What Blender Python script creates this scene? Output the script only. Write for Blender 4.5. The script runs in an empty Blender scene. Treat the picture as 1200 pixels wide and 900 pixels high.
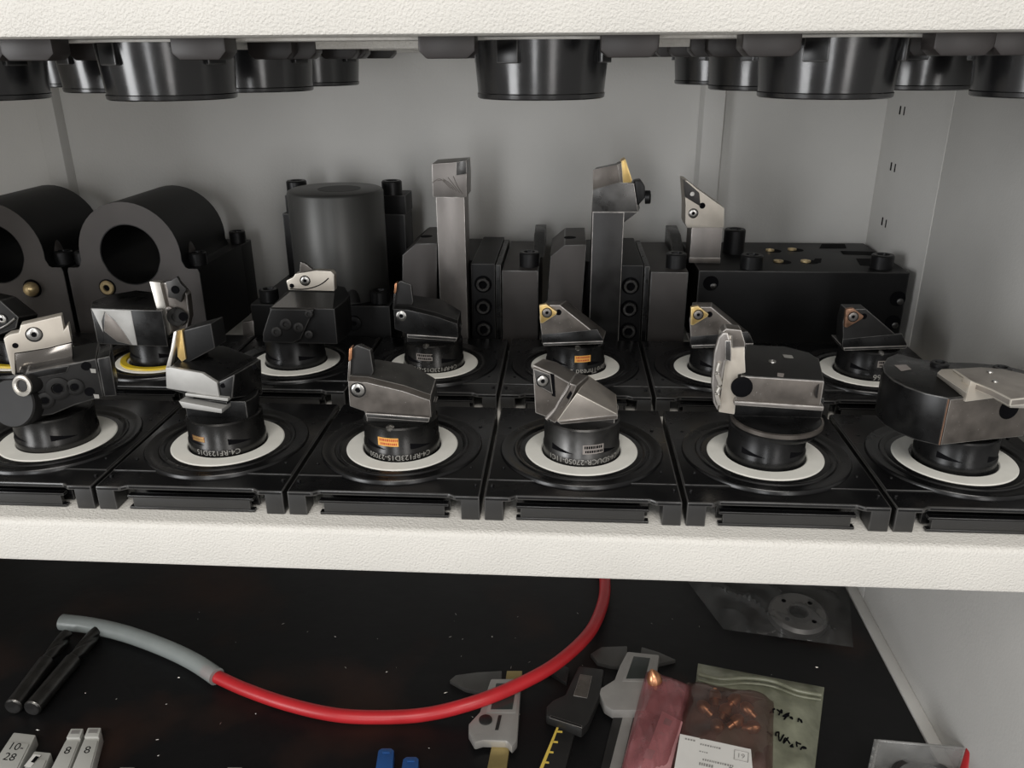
import bpy, bmesh, math, random
from mathutils import Vector, Matrix

# ------------------------------------------------------------------ camera / light
SC = bpy.context.scene
COL = SC.collection
MM = 0.001
# camera found by fitting the regular grid of tool bases on the shelf (millimetres)
F_PX, PITCH, YAW, ROLL = 962.18, 0.3788, 0.0659, -0.0057
CAM = Vector((36.6, -386.25, 203.4))
fw = Vector((-math.sin(YAW)*math.cos(PITCH), math.cos(YAW)*math.cos(PITCH), -math.sin(PITCH)))
rt0 = Vector((math.cos(YAW), math.sin(YAW), 0)); up0 = rt0.cross(fw)
RT = math.cos(ROLL)*rt0 + math.sin(ROLL)*up0
UP = -math.sin(ROLL)*rt0 + math.cos(ROLL)*up0
cam = bpy.data.cameras.new('camera'); co = bpy.data.objects.new('camera', cam); COL.objects.link(co)
cam.sensor_width = 36; cam.lens = F_PX*36/1200; cam.clip_start = 0.01; cam.clip_end = 50
co.matrix_world = Matrix(((RT.x, UP.x, -fw.x, CAM.x*MM), (RT.y, UP.y, -fw.y, CAM.y*MM), (RT.z, UP.z, -fw.z, CAM.z*MM), (0, 0, 0, 1)))
SC.camera = co

W = bpy.data.worlds.new('room_light'); SC.world = W; W.use_nodes = True
W.node_tree.nodes['Background'].inputs[0].default_value = (1.0, 0.97, 0.93, 1)
W.node_tree.nodes['Background'].inputs[1].default_value = 0.30
def area(name, loc, target, sx, sy, power, col=(1, 1, 1)):
    l = bpy.data.lights.new(name, 'AREA'); l.shape = 'RECTANGLE'; l.size = sx; l.size_y = sy; l.energy = power; l.color = col
    o = bpy.data.objects.new(name, l); COL.objects.link(o); o.location = loc
    o.rotation_euler = (Vector(target)-Vector(loc)).to_track_quat('-Z', 'Y').to_euler()
    return o
area('ceiling_lamp', (0.1, -1.75, 1.75), (0, 0, 0.1), 1.6, 0.6, 30, (1, 0.965, 0.91))
area('workshop_window', (-2.1, -1.9, 0.25), (0, 0.1, -0.02), 0.8, 1.5, 34, (0.98, 0.99, 1))
area('workshop_window', (-0.40, -2.6, 0.35), (0, 0.1, 0.05), 0.30, 1.5, 12, (0.98, 0.99, 1))
area('workshop_window', (0.95, -2.4, 0.35), (0, 0.1, 0.05), 0.45, 1.5, 10, (1, 0.98, 0.96))
SC.view_settings.view_transform = 'Standard'; SC.view_settings.look = 'None'
SC.view_settings.gamma = 1; SC.view_settings.use_curve_mapping = False
SC.view_settings.exposure = -0.12

# ------------------------------------------------------------------ pixel -> place
def ray(x, y): return RT*((x-600)/F_PX) + UP*((450-y)/F_PX) + fw
def pt(x, y, Y, az=0.0, x0=0.0):
    """point of the photograph on the vertical plane through (x0, Y) turned by az degrees"""
    d = ray(x, y); t = math.tan(math.radians(az))
    s = (Y - CAM.y + (CAM.x-x0)*t)/(d.y - d.x*t)
    return CAM + d*s
def pz(x, y, z):
    d = ray(x, y); return CAM + d*((z-CAM.z)/d.z)

# ------------------------------------------------------------------ materials
MATS = {}
def nt(name):
    m = bpy.data.materials.new(name); m.use_nodes = True; MATS[name] = m
    n = m.node_tree.nodes; return m, n, m.node_tree.links, n['Principled BSDF']
def mat(name, col, rough=0.5, metal=0.0, bump=0.0, bscale=400, var=0.0, vscale=60, rvar=0.0, spec=None, aniso=None, coat=0.0, speck=None):
    m, n, l, p = nt(name)
    p.inputs['Base Color'].default_value = (*col, 1); p.inputs['Roughness'].default_value = rough; p.inputs['Metallic'].default_value = metal
    if spec is not None: p.inputs['Specular IOR Level'].default_value = spec
    if coat: p.inputs['Coat Weight'].default_value = coat; p.inputs['Coat Roughness'].default_value = 0.15
    tc = n.new('ShaderNodeTexCoord'); mp = n.new('ShaderNodeMapping'); l.new(tc.outputs['Object'], mp.inputs[0])
    if aniso: mp.inputs['Scale'].default_value = aniso
    if var or rvar:
        nz = n.new('ShaderNodeTexNoise'); nz.inputs['Scale'].default_value = vscale; nz.inputs['Detail'].default_value = 6; l.new(mp.outputs[0], nz.inputs['Vector'])
        if var:
            r = n.new('ShaderNodeValToRGB'); r.color_ramp.elements[0].position = 0.3; r.color_ramp.elements[1].position = 0.7
            r.color_ramp.elements[0].color = (*[c*(1-var) for c in col], 1); r.color_ramp.elements[1].color = (*[min(1, c*(1+var)) for c in col], 1)
            l.new(nz.outputs[0], r.inputs[0]); out = r.outputs[0]
            if speck:
                vo = n.new('ShaderNodeTexNoise'); vo.inputs['Scale'].default_value = 900; vo.inputs['Detail'].default_value = 2; l.new(tc.outputs['Object'], vo.inputs['Vector'])
                r2 = n.new('ShaderNodeValToRGB'); r2.color_ramp.elements[0].position = 0.70; r2.color_ramp.elements[1].position = 0.76; l.new(vo.outputs[0], r2.inputs[0])
                mx = n.new('ShaderNodeMixRGB'); l.new(r2.outputs[0], mx.inputs[0]); l.new(out, mx.inputs[1]); mx.inputs[2].default_value = (*speck, 1); out = mx.outputs[0]
            l.new(out, p.inputs['Base Color'])
        if rvar:
            mr = n.new('ShaderNodeMapRange'); mr.inputs[1].default_value = 0.3; mr.inputs[2].default_value = 0.7
            mr.inputs[3].default_value = max(0.03, rough-rvar); mr.inputs[4].default_value = min(1, rough+rvar); l.new(nz.outputs[0], mr.inputs[0]); l.new(mr.outputs[0], p.inputs['Roughness'])
    if bump:
        b = n.new('ShaderNodeTexNoise'); b.inputs['Scale'].default_value = bscale; b.inputs['Detail'].default_value = 2; l.new(mp.outputs[0], b.inputs['Vector'])
        bp = n.new('ShaderNodeBump'); bp.inputs['Strength'].default_value = bump; bp.inputs['Distance'].default_value = 0.0006; l.new(b.outputs[0], bp.inputs['Height']); l.new(bp.outputs[0], p.inputs['Normal'])
    return m
mat('paint_lit', (0.73, 0.708, 0.662), 0.42, bump=0.9, bscale=950, var=0.03, vscale=25)  # same coating as the walls, made lighter and creamier for the light it catches
mat('paint_shaded', (0.66, 0.65, 0.625), 0.45, bump=0.22, bscale=520, var=0.035, vscale=14)  # same coating as the shelves, darkened for the shade inside the cabinet
mat('black_plastic', (0.0045, 0.0045, 0.005), 0.27, spec=0.55, rvar=0.03, vscale=20, var=0.2)
mat('matte_lit_plastic', (0.020, 0.0195, 0.019), 0.45, spec=0.6, var=0.1)  # matte moulding; base lightened for the light falling on the front faces
mat('satin_face', (0.42, 0.415, 0.40), 0.45, metal=0.35, var=0.06, vscale=200)
mat('cup_plastic', (0.009, 0.009, 0.010), 0.21, spec=0.9, rvar=0.06, vscale=30, bump=0.04, bscale=200, var=0.2)
mat('tab_plastic', (0.035, 0.030, 0.029), 0.4, var=0.2)
mat('white_ring', (0.88, 0.87, 0.81), 0.42, var=0.05, vscale=80)
mat('yellow_ring', (0.62, 0.44, 0.02), 0.4, var=0.1)
mat('black_oxide', (0.020, 0.020, 0.0205), 0.30, metal=0.6, var=0.35, vscale=90, rvar=0.08)
mat('black_oxide_matte', (0.019, 0.0185, 0.0185), 0.5, metal=0.25, spec=0.35, var=0.25, vscale=70)
mat('tool_grey', (0.150, 0.134, 0.121), 0.40, metal=0.65, var=0.2, vscale=130, rvar=0.1, speck=(0.32, 0.30, 0.28))
mat('dark_steel', (0.10, 0.098, 0.096), 0.34, metal=0.9, var=0.25, vscale=110, rvar=0.1)
mat('collar_steel', (0.045, 0.044, 0.043), 0.27, metal=0.85, var=0.12, vscale=100, rvar=0.04)
mat('block_brown', (0.070, 0.063, 0.060), 0.52, metal=0.35, var=0.12, vscale=40)
mat('block_black', (0.0105, 0.0105, 0.011), 0.48, metal=0.3, spec=0.3, var=0.2, vscale=30)
mat('shank_steel', (0.235, 0.217, 0.205), 0.40, metal=0.7, var=0.22, vscale=60, rvar=0.1, aniso=(1, 1, 0.4))
mat('shank_dark', (0.046, 0.045, 0.045), 0.38, metal=0.8, var=0.3, vscale=50, rvar=0.1)
mat('bright_steel', (0.66, 0.63, 0.58), 0.36, metal=0.85, var=0.06, vscale=200, rvar=0.06)
mat('satin_nickel', (0.60, 0.55, 0.48), 0.44, metal=0.55, var=0.05, vscale=150)
mat('screw_black', (0.020, 0.020, 0.021), 0.38, metal=0.5, var=0.2)
mat('screw_steel', (0.50, 0.49, 0.47), 0.28, metal=1.0, var=0.2, vscale=300)
mat('cover_steel', (0.34, 0.31, 0.28), 0.38, metal=0.55, var=0.2, vscale=90)
mat('gold_insert', (0.72, 0.50, 0.19), 0.36, metal=0.7, var=0.12, vscale=250)
mat('brown_insert', (0.30, 0.17, 0.11), 0.42, metal=0.6, var=0.5, vscale=260)
mat('carbide', (0.055, 0.053, 0.052), 0.4, metal=0.6, var=0.2)
mat('copper', (0.62, 0.30, 0.16), 0.3, metal=0.9, var=0.15, vscale=120)
mat('block_copper', (0.22, 0.13, 0.09), 0.45, metal=0.6, var=0.2)
mat('brass', (0.80, 0.62, 0.34), 0.32, metal=0.7, var=0.12)
mat('grey_cylinder', (0.075, 0.075, 0.072), 0.40, metal=0.45, var=0.12, vscale=40, aniso=(1, 1, 0.2))
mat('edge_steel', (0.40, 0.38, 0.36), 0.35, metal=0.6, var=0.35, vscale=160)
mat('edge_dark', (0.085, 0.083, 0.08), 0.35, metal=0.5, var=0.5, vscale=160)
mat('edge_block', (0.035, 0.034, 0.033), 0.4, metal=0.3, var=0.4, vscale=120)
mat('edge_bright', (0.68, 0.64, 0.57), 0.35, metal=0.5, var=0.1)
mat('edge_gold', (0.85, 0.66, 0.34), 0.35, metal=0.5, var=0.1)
mat('edge_plastic_glint', (0.045, 0.044, 0.043), 0.28, spec=0.7, var=0.35, vscale=90)  # paler than the moulding to imitate reflections along its edges
mat('flange_steel', (0.16, 0.155, 0.15), 0.35, metal=0.6, var=0.12)
mat('rubber_red', (0.50, 0.022, 0.028), 0.36, var=0.08, vscale=60)
mat('mirror_dark', (0.30, 0.28, 0.26), 0.13, metal=0.95, var=0.06)
mat('stone_black', (0.055, 0.053, 0.05), 0.5, metal=0.4, var=0.3, vscale=120, speck=(0.25, 0.24, 0.22))
mat('mill_dark', (0.09, 0.088, 0.085), 0.3, metal=0.9, var=0.25, vscale=90)
mat('box_plastic', (0.50, 0.50, 0.47), 0.35, var=0.06)
mat('blue_plastic', (0.018, 0.075, 0.24), 0.36, var=0.1)
mat('caliper_jaw', (0.10, 0.098, 0.094), 0.4, metal=0.5, var=0.15)
mat('caliper_grey', (0.32, 0.31, 0.295), 0.42, metal=0.3, var=0.1)
mat('caliper_dark', (0.020, 0.0195, 0.019), 0.45, metal=0.2, var=0.2)
mat('lcd', (0.03, 0.035, 0.033), 0.12, var=0.1)
mat('scale_brass', (0.42, 0.33, 0.14), 0.4, metal=0.7, var=0.15)
mat('yellow_paint', (0.75, 0.55, 0.10), 0.5, var=0.05)
mat('paper', (0.78, 0.77, 0.74), 0.6, var=0.03)
mat('ink', (0.004, 0.004, 0.005), 0.7, var=0.05, spec=0.05)
mat('ink_grey', (0.30, 0.29, 0.28), 0.6, var=0.05)
mat('engraving', (0.36, 0.35, 0.33), 0.5, metal=0.3, var=0.05)
mat('label_orange', (0.80, 0.42, 0.10), 0.5, var=0.08)
mat('label_red', (0.50, 0.09, 0.03), 0.5, var=0.05)
mat('label_grey', (0.26, 0.235, 0.22), 0.5, var=0.1)
mat('red_paper', (0.60, 0.30, 0.31), 0.55, var=0.08)
mat('swarf', (0.5, 0.48, 0.45), 0.35, metal=0.9, var=0.1)
def mat_mat():
    m, n, l, p = nt('rubber_mat')
    tc = n.new('ShaderNodeTexCoord'); a = n.new('ShaderNodeTexNoise'); a.inputs['Scale'].default_value = 9; a.inputs['Detail'].default_value = 7; l.new(tc.outputs['Object'], a.inputs[0])
    r = n.new('ShaderNodeValToRGB'); e = r.color_ramp.elements; e[0].position = 0.52; e[0].color = (0.0055, 0.0055, 0.006, 1); e[1].position = 0.75; e[1].color = (0.034, 0.016, 0.011, 1); l.new(a.outputs[0], r.inputs[0])
    l.new(r.outputs[0], p.inputs['Base Color'])
    mr = n.new('ShaderNodeMapRange'); p.inputs['Specular IOR Level'].default_value = 0.28; mr.inputs[3].default_value = 0.34; mr.inputs[4].default_value = 0.6; l.new(a.outputs[0], mr.inputs[0]); l.new(mr.outputs[0], p.inputs['Roughness'])
    b = n.new('ShaderNodeTexNoise'); b.inputs['Scale'].default_value = 60; b.inputs['Detail'].default_value = 8; l.new(tc.outputs['Object'], b.inputs[0])
    bp = n.new('ShaderNodeBump'); bp.inputs['Strength'].default_value = 0.35; bp.inputs['Distance'].default_value = 0.001; l.new(b.outputs[0], bp.inputs['Height']); l.new(bp.outputs[0], p.inputs['Normal'])
mat_mat()
def film(name, col, fac, rough=0.12, v=0.4):
    m, n, l, p = nt(name)
    p.inputs['Base Color'].default_value = (*col, 1); p.inputs['Roughness'].default_value = rough; p.inputs['Specular IOR Level'].default_value = 0.8
    tr = n.new('ShaderNodeBsdfTransparent'); tr.inputs[0].default_value = (*[0.55+0.45*c for c in col], 1)
    mx = n.new('ShaderNodeMixShader')
    tc = n.new('ShaderNodeTexCoord'); a = n.new('ShaderNodeTexNoise'); a.inputs['Scale'].default_value = 55; a.inputs['Detail'].default_value = 5; l.new(tc.outputs['Object'], a.inputs[0])
    mr = n.new('ShaderNodeMapRange'); mr.inputs[1].default_value = 0.3; mr.inputs[2].default_value = 0.7; mr.inputs[3].default_value = fac*(1-v); mr.inputs[4].default_value = min(1, fac*(1+v)); l.new(a.outputs[0], mr.inputs[0]); l.new(mr.outputs[0], mx.inputs[0])
    l.new(tr.outputs[0], mx.inputs[1]); l.new(p.outputs[0], mx.inputs[2]); l.new(mx.outputs[0], n['Material Output'].inputs[0])
film('clear_film', (0.42, 0.42, 0.41), 0.085, 0.1, 0.5)
film('red_film', (0.42, 0.16, 0.17), 0.5, 0.22)
film('brown_film', (0.17, 0.10, 0.085), 0.42, 0.2)
film('green_film', (0.31, 0.32, 0.235), 0.62, 0.28)
film('clear_box', (0.55, 0.55, 0.54), 0.30, 0.15)
film('milky_sleeve', (0.42, 0.46, 0.45), 0.62, 0.25, 0.06)

# ------------------------------------------------------------------ geometry helpers (millimetres)
# handled tools are rubbed pale along their edges; plastic edges carry painted highlights
EDGE = {'tool_grey': 'edge_steel', 'dark_steel': 'edge_steel', 'stone_black': 'edge_steel', 'black_oxide': 'edge_dark', 'black_oxide_matte': 'edge_dark', 'black_plastic': 'edge_plastic_glint', 'matte_lit_plastic': 'edge_plastic_glint',
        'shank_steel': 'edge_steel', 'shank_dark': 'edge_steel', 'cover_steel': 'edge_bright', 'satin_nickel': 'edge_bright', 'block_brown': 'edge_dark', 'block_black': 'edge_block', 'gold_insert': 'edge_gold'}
class G:
    def __init__(s): s.v = []; s.f = []
    def add(s, vs, fs):
        b = len(s.v); s.v += [Vector(q) for q in vs]; s.f += [[b+i for i in f] for f in fs]; return s
    def box(s, x0, x1, y0, y1, z0, z1):
        return s.add([(x, y, z) for z in (z0, z1) for y in (y0, y1) for x in (x0, x1)], [(0, 2, 3, 1), (4, 5, 7, 6), (0, 1, 5, 4), (2, 6, 7, 3), (0, 4, 6, 2), (1, 3, 7, 5)])
    def loft(s, *rings):
        n = len(rings[0]); vs = [q for r in rings for q in r]; fs = [list(range(n))[::-1], list(range((len(rings)-1)*n, len(rings)*n))]
        for k in range(len(rings)-1):
            for i in range(n): j = (i+1) % n; fs.append((k*n+i, k*n+j, (k+1)*n+j, (k+1)*n+i))
        return s.add(vs, fs)
    def prism(s, pts, d):
        d = Vector(d); return s.loft([Vector(q) for q in pts], [Vector(q)+d for q in pts])
    def lathe(s, prof, o=(0, 0, 0), axis=(0, 0, 1), seg=40, hexfrom=None, closed=False):
        o = Vector(o); q = Vector((0, 0, 1)).rotation_difference(Vector(axis).normalized()); n = len(prof); vs = []
        for i, (r, h) in enumerate(prof):
            for k in range(seg):
                a = 2*math.pi*k/seg; rr = r
                if hexfrom is not None and i >= hexfrom:
                    b = (a % (math.pi/3))-math.pi/6; rr = r*0.93/math.cos(b)
                vs.append(o + q @ Vector((rr*math.cos(a), rr*math.sin(a), h)))
        fs = []
        for i in range(n if closed else n-1):
            j = (i+1) % n
            for k in range(seg):
                m = (k+1) % seg; fs.append((i*seg+k, i*seg+m, j*seg+m, j*seg+k))
        if not closed: fs.append(list(range(seg))[::-1]); fs.append(list(range((n-1)*seg, n*seg)))
        return s.add(vs, fs)
    def tube(s, path, r, seg=14, sub=6):
        P = [Vector(p) for p in path]; pts = []
        for i in range(len(P)-1):
            a = P[max(0, i-1)]; b = P[i]; c = P[i+1]; d = P[min(len(P)-1, i+2)]
            for k in range(sub):
                t = k/sub; pts.append(0.5*((2*b)+(c-a)*t+(2*a-5*b+4*c-d)*t*t+(3*b-a-3*c+d)*t**3))
        pts.append(P[-1]); vs = []; fs = []; up = Vector((0, 0, 1))
        for i, p in enumerate(pts):
            t = (pts[min(i+1, len(pts)-1)]-pts[max(i-1, 0)]).normalized(); u = up - t*up.dot(t)
            if u.length < 1e-3: u = Vector((1, 0, 0)) - t*t.x
            u.normalize(); w = t.cross(u)
            rr = r(i/(len(pts)-1)) if callable(r) else r
            for k in range(seg): a = 2*math.pi*k/seg; vs.append(p + (u*math.cos(a)+w*math.sin(a))*rr)
        for i in range(len(pts)-1):
            for k in range(seg): m = (k+1) % seg; fs.append((i*seg+k, i*seg+m, (i+1)*seg+m, (i+1)*seg+k))
        fs.append(list(range(seg))[::-1]); fs.append(list(range((len(pts)-1)*seg, len(pts)*seg)))
        return s.add(vs, fs)
    def patch(s, c00, c10, c11, c01, hf, nu=56, nv=40, th=0.4):
        """a film pouch over a quadrilateral: top sheet heights hf(u,v), flat bottom sheet"""
        vs = []; fs = []
        for sheet in (0, 1):
            for j in range(nv+1):
                for i in range(nu+1):
                    u = i/nu; v = j/nv; p = (c00*(1-u)+c10*u)*(1-v) + (c01*(1-u)+c11*u)*v
                    vs.append(p + Vector((0, 0, (hf(u, v) if sheet == 0 else 0.0)+(th if sheet == 0 else 0))))
            b = sheet*(nu+1)*(nv+1)
            for j in range(nv):
                for i in range(nu):
                    q = [b+j*(nu+1)+i, b+j*(nu+1)+i+1, b+(j+1)*(nu+1)+i+1, b+(j+1)*(nu+1)+i]; fs.append(q if sheet == 0 else q[::-1])
        return s.add(vs, fs)
    def mesh(s, name, m, origin, bevel=0.0, seg=2, ang=32):
        me = bpy.data.meshes.new(name); o = Vector(origin)
        me.from_pydata([tuple((q-o)*MM) for q in s.v], [], s.f)
        bm = bmesh.new(); bm.from_mesh(me)
        bmesh.ops.recalc_face_normals(bm, faces=bm.faces)
        if bevel:
            es = [e for e in bm.edges if len(e.link_faces) == 2 and e.calc_face_angle(0) > math.radians(ang)]
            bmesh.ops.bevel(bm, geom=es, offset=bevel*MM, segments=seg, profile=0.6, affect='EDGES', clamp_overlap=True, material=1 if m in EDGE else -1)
        bm.to_mesh(me); bm.free()
        for p in me.polygons: p.use_smooth = True
        me.set_sharp_from_angle(angle=math.radians(38))
        me.materials.append(MATS[m])
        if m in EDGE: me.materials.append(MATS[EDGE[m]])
        return me
    def obj(s, name, m, parent=None, bevel=0.0, seg=2, origin=None, ang=32):
        org = ORG[parent] if parent is not None else Vector(origin or (0, 0, 0))
        o = bpy.data.objects.new(name, s.mesh(name, m, org, bevel, seg, ang)); COL.objects.link(o)
        if parent is not None: o.parent = parent
        else: o.location = org*MM
        ORG[o] = org; return o
ORG = {}
def tag(o, label, cat, group=None):
    o['label'] = label; o['category'] = cat
    if group: o['group'] = group
    return o
def thing(name, label, cat, loc, group=None):
    o = bpy.data.objects.new(name, None); COL.objects.link(o); o.empty_display_size = 0.01; o.location = Vector(loc)*MM; ORG[o] = Vector(loc)
    return tag(o, label, cat, group)
def struct(o): o['kind'] = 'structure'; return o
def copy_tree(o, parent=None):
    c = o.copy(); COL.objects.link(c); c.parent = parent
    for ch in [k for k in bpy.data.objects if k.parent == o]: copy_tree(ch, c)
    return c
def relocate(o, loc):
    o.location = Vector(loc)*MM; return o
def screw(o, r, h, axis=(0, 0, 1), name='screw', m='screw_black', parent=None, rec=0.55):
    g = G().lathe([(r, 0), (r, h-0.12*r), (r*0.9, h), (r*rec*1.08, h), (r*rec, h-0.1*r), (r*rec, h-0.5*r)], o, axis, 30, hexfrom=4)
    return g.obj(name, m, parent)
def torx(o, r, axis=(0, -1, 0), parent=None, m='screw_steel', name='screw'):
    """countersunk clamp screw: dark seat, domed steel head and star recess"""
    a = Vector(axis).normalized()
    p = G().lathe([(r*1.22, -0.6), (r*1.22, 0.12), (r*1.05, 0.12), (r*1.0, -0.1)], o, axis, 26).obj(name, 'black_oxide', parent)
    G().lathe([(r, -0.4), (r, 0.2), (r*0.85, 0.5), (r*0.42, 0.5), (r*0.36, 0.0)], Vector(o), axis, 26, hexfrom=4).obj('screw_head', m, p)
    G().lathe([(r*0.36, 0.0), (r*0.36, 0.06)], Vector(o), axis, 12).obj('star_recess', 'ink', p)
    return p
def text(body, size, place, parent, m, name='lettering', depth=0.05):
    """place(u, v) maps flat lettering (mm, centred) to a point"""
    c = bpy.data.curves.new(name, 'FONT'); c.body = body; c.size = size; c.align_x = 'CENTER'; c.align_y = 'CENTER'; c.resolution_u = 3
    o = bpy.data.objects.new(name, c); COL.objects.link(o); dg = bpy.context.evaluated_depsgraph_get(); dg.update()
    me = bpy.data.meshes.new_from_object(o.evaluated_get(dg)); bpy.data.objects.remove(o); bpy.data.curves.remove(c)
    for v in me.vertices: v.co = (place(v.co.x, v.co.y)-ORG[parent])*MM
    me.name = name; me.materials.clear(); me.materials.append(MATS[m])
    q = bpy.data.objects.new(name, me); COL.objects.link(q); q.parent = parent; ORG[q] = ORG[parent]; return q
def round_text(body, size, cx, cy, z, r, a0, parent, m='engraving'):
    """lettering upside down round a collar; a0 = degrees from the front"""
    def place(u, v):
        a = math.radians(-90+a0) - u/r
        return Vector((cx+(r+0.08)*math.cos(a), cy+(r+0.08)*math.sin(a), z - v))
    return text(body, size, place, parent, m)
def collar_label(cx, cy, z, r, a0, w, h, parent, m, m2):
    vs = []; n = 6
    def P(u, v, rr): a = math.radians(-90+a0)+u/r; return (cx+rr*math.cos(a), cy+rr*math.sin(a), z+v)
    g = G()
    for i in range(n):
        u0 = -w/2+w*i/n; u1 = u0+w/n
        g.add([P(u0, -h/2, r+0.1), P(u1, -h/2, r+0.1), P(u1, h/2, r+0.1), P(u0, h/2, r+0.1)], [(0, 1, 2, 3)])
    o = g.obj('sticker', m, parent)
    for (v0, v1, k0, k1) in ((0.08, 0.38, -0.42, 0.42), (-0.36, -0.1, -0.38, 0.40)):
        g = G(); rnd = random.Random(int(cx*7)+3)
        u = k0*w
        while u < k1*w:
            uw = rnd.uniform(0.5, 1.1); g.add([P(u, v0*h, r+0.16), P(u+uw, v0*h, r+0.16), P(u+uw, v1*h, r+0.16), P(u, v1*h, r+0.16)], [(0, 1, 2, 3)]); u += uw+0.28
        g.obj('print', m2, o)
    return o

# ------------------------------------------------------------------ the cabinet
YF, YB, XL, XR, ZF = -62.0, 314.0, -530.0, 292.0, -222.0
struct(G().box(XL-2, XR+40, YB, YB+3, ZF-20, 620).obj('wall_back', 'paint_shaded'))
wb = bpy.data.objects['wall_back']
for xr in (pt(833, 150, YB).x, pt(66, 160, YB).x):
    G().loft([Vector((xr+d, YB-e, -2.0)) for d, e in ((-10.5, 0), (-8, 9), (8, 9), (10.5, 0))], [Vector((xr+d, YB-e, 236)) for d, e in ((-10.5, 0), (-8, 9), (8, 9), (10.5, 0))]).obj('vertical_rib', 'paint_shaded', wb, 0.6)
struct(G().box(XL-3, XL, YF-14, YB, ZF-20, 620).obj('wall_left', 'paint_shaded'))
struct(G().box(XR, XR+3, YF-14, 205, ZF-20, 620).obj('wall_right', 'paint_shaded', bevel=0.6))
# stepped corner upright with shelf-clip slots, between side wall and back wall
up = struct(G().prism([(XR+3, 206.5, -2), (XR, 206.5, -2), (XR, 222, -2), (283, 245, -2), (288, YB, -2), (XR+3, YB, -2)], (0, 0, 300)).obj('trim_1', 'paint_shaded', bevel=0.5))
struct(G().prism([(XR+3, 206.5, ZF), (XR, 206.5, ZF), (XR, 222, ZF), (283, 245, ZF), (288, YB, ZF), (XR+3, YB, ZF)], (0, 0, 219)).obj('trim_2', 'paint_shaded', bevel=0.5))
for z in (165, 124, 82, 41):
    for yy, w in ((278, 2.2), (268, 1.4)):
        G().box(284.3+(yy-268)*0.075, 285.0+(yy-268)*0.075, yy-w/2, yy+w/2, z-3, z+3).obj('slot', 'ink', up)
fl = struct(G().box(XL, XR, YF-12, YB, ZF-12, ZF-3).obj('floor', 'paint_shaded'))
# folded strip at the foot of the right wall
struct(G().box(XR-9, XR, YF-10, YB, ZF-3, ZF+1.5).obj('trim_3', 'paint_shaded', bevel=0.8))
tag(G().box(XL+2, XR-9.5, YF-8, YB-1, ZF-3, ZF).obj('rubber_mat', 'rubber_mat', origin=(0, 0, ZF-3)), 'black rubber mat lining the dark compartment under the shelf', 'mat')

def shelf(z, label):
    t = thing('metal_shelf', label, 'shelf', (-119, 100, z-23.6))
    x0, x1 = XL+0.3, XR-0.3
    # sheet with a folded front lip, cross section in Y/Z
    prof = [(YB-0.5, z), (YF+3.0, z), (YF+1.2, z-0.7), (YF+0.3, z-1.8), (YF, z-3.4), (YF, z-21.5), (YF+0.5, z-23), (YF+2, z-23.6), (YF+24, z-23.6), (YF+24, z-22.4), (YF+2.5, z-22.2), (YF+1.6, z-21), (YF+1.6, z-4), (YF+3.2, z-1.8), (YB-0.5, z-1.8)]
    g = G(); n = len(prof); vs = [(x0, y, zz) for y, zz in prof]+[(x1, y, zz) for y, zz in prof]
    fs = [(i, (i+1) % n, n+(i+1) % n, n+i) for i in range(n)]+[list(range(n))[::-1], list(range(n, 2*n))]
    g.add(vs, fs).obj('sheet', 'paint_lit', t)
    G().box(x0, x1, YF+24.2, YB-23, z-23.4, z-22.4).obj('underside_pan', 'paint_lit', t)
    G().box(x0, x1, YF+30, YF+52, z-24.6, z-23.4).obj('underside_rail', 'paint_lit', t, 0.4)
    for yy in (48, 152): G().box(x0, x1, yy-3, yy+3, z-27, z-23.4).obj('underside_rail', 'paint_lit', t, 0.4)
    G().box(x0, x1, YB-22, YB-1, z-27.5, z-20).obj('rear_rail', 'paint_lit', t, 0.5)
    return t
shelf(0, 'painted steel shelf, cream in the light, holding the two rows of tool bases')
shelf(234.6, 'painted steel shelf overhead, cream in the light, with black cups hanging under it')

# black pocket cups hanging under the upper shelf
cup = thing('pocket_cup', 'black plastic pocket cup hanging under the upper shelf', 'cup', (0, 0, 211), 'black cups under the upper shelf')
G().lathe([(27.2, -24.4), (28.0, -23.9), (28.2, -22.3), (27.8, -21.9), (29.9, 1.5), (26.5, 1.5), (25.0, -23.2), (2.5, -23.2)], (0, 0, 211), seg=56).obj('cup_body', 'cup_plastic', cup)
g = G()
G().box(-44, 44, -46, 46, 211, 214).obj('plate', 'black_plastic', cup, 0.5)
for sx in (-1, 1):
    for sy in (-1, 1):
        a = 1 if sx > 0 else -1
        G().prism([(a*46, sy*48, 213), (a*46, sy*48, 206), (a*43, sy*48, 203), (a*27, sy*48, 203), (a*24, sy*48, 205.5), (a*24, sy*48, 213)], (0, -sy*13, 0)).obj('corner_tab', 'tab_plastic', cup, 0.9)
for a in range(4):
    th = math.radians(45+90*a+20)
    G().prism([Vector((math.cos(th+k)*r, math.sin(th+k)*r, 201)) for k, r in ((-0.16, 28.6), (-0.16, 31.5), (0.16, 31.5), (0.16, 28.6))], (0, 0, 10)).obj('clip', 'black_plastic', cup, 0.6)
def cupx(x, Y, side): return pt(x, 80, Y).x - side*29
spots = [(cupx(712, 0, 1), 0), (cupx(272, 0, 1), 0), (cupx(1050, 0, 1), 0), (cupx(45, 0, 1), 0), (cupx(1145, 0, -1), 0),
         (cupx(365, 92, 1), 92), (cupx(76, 92, -1), 92), (cupx(1145, 92, 1), 92), (cupx(830, 92, -1), 92), (cupx(420, 190, 1), 190), (cupx(790, 190, -1), 190), (cupx(42, 190, -1), 190)]
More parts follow.
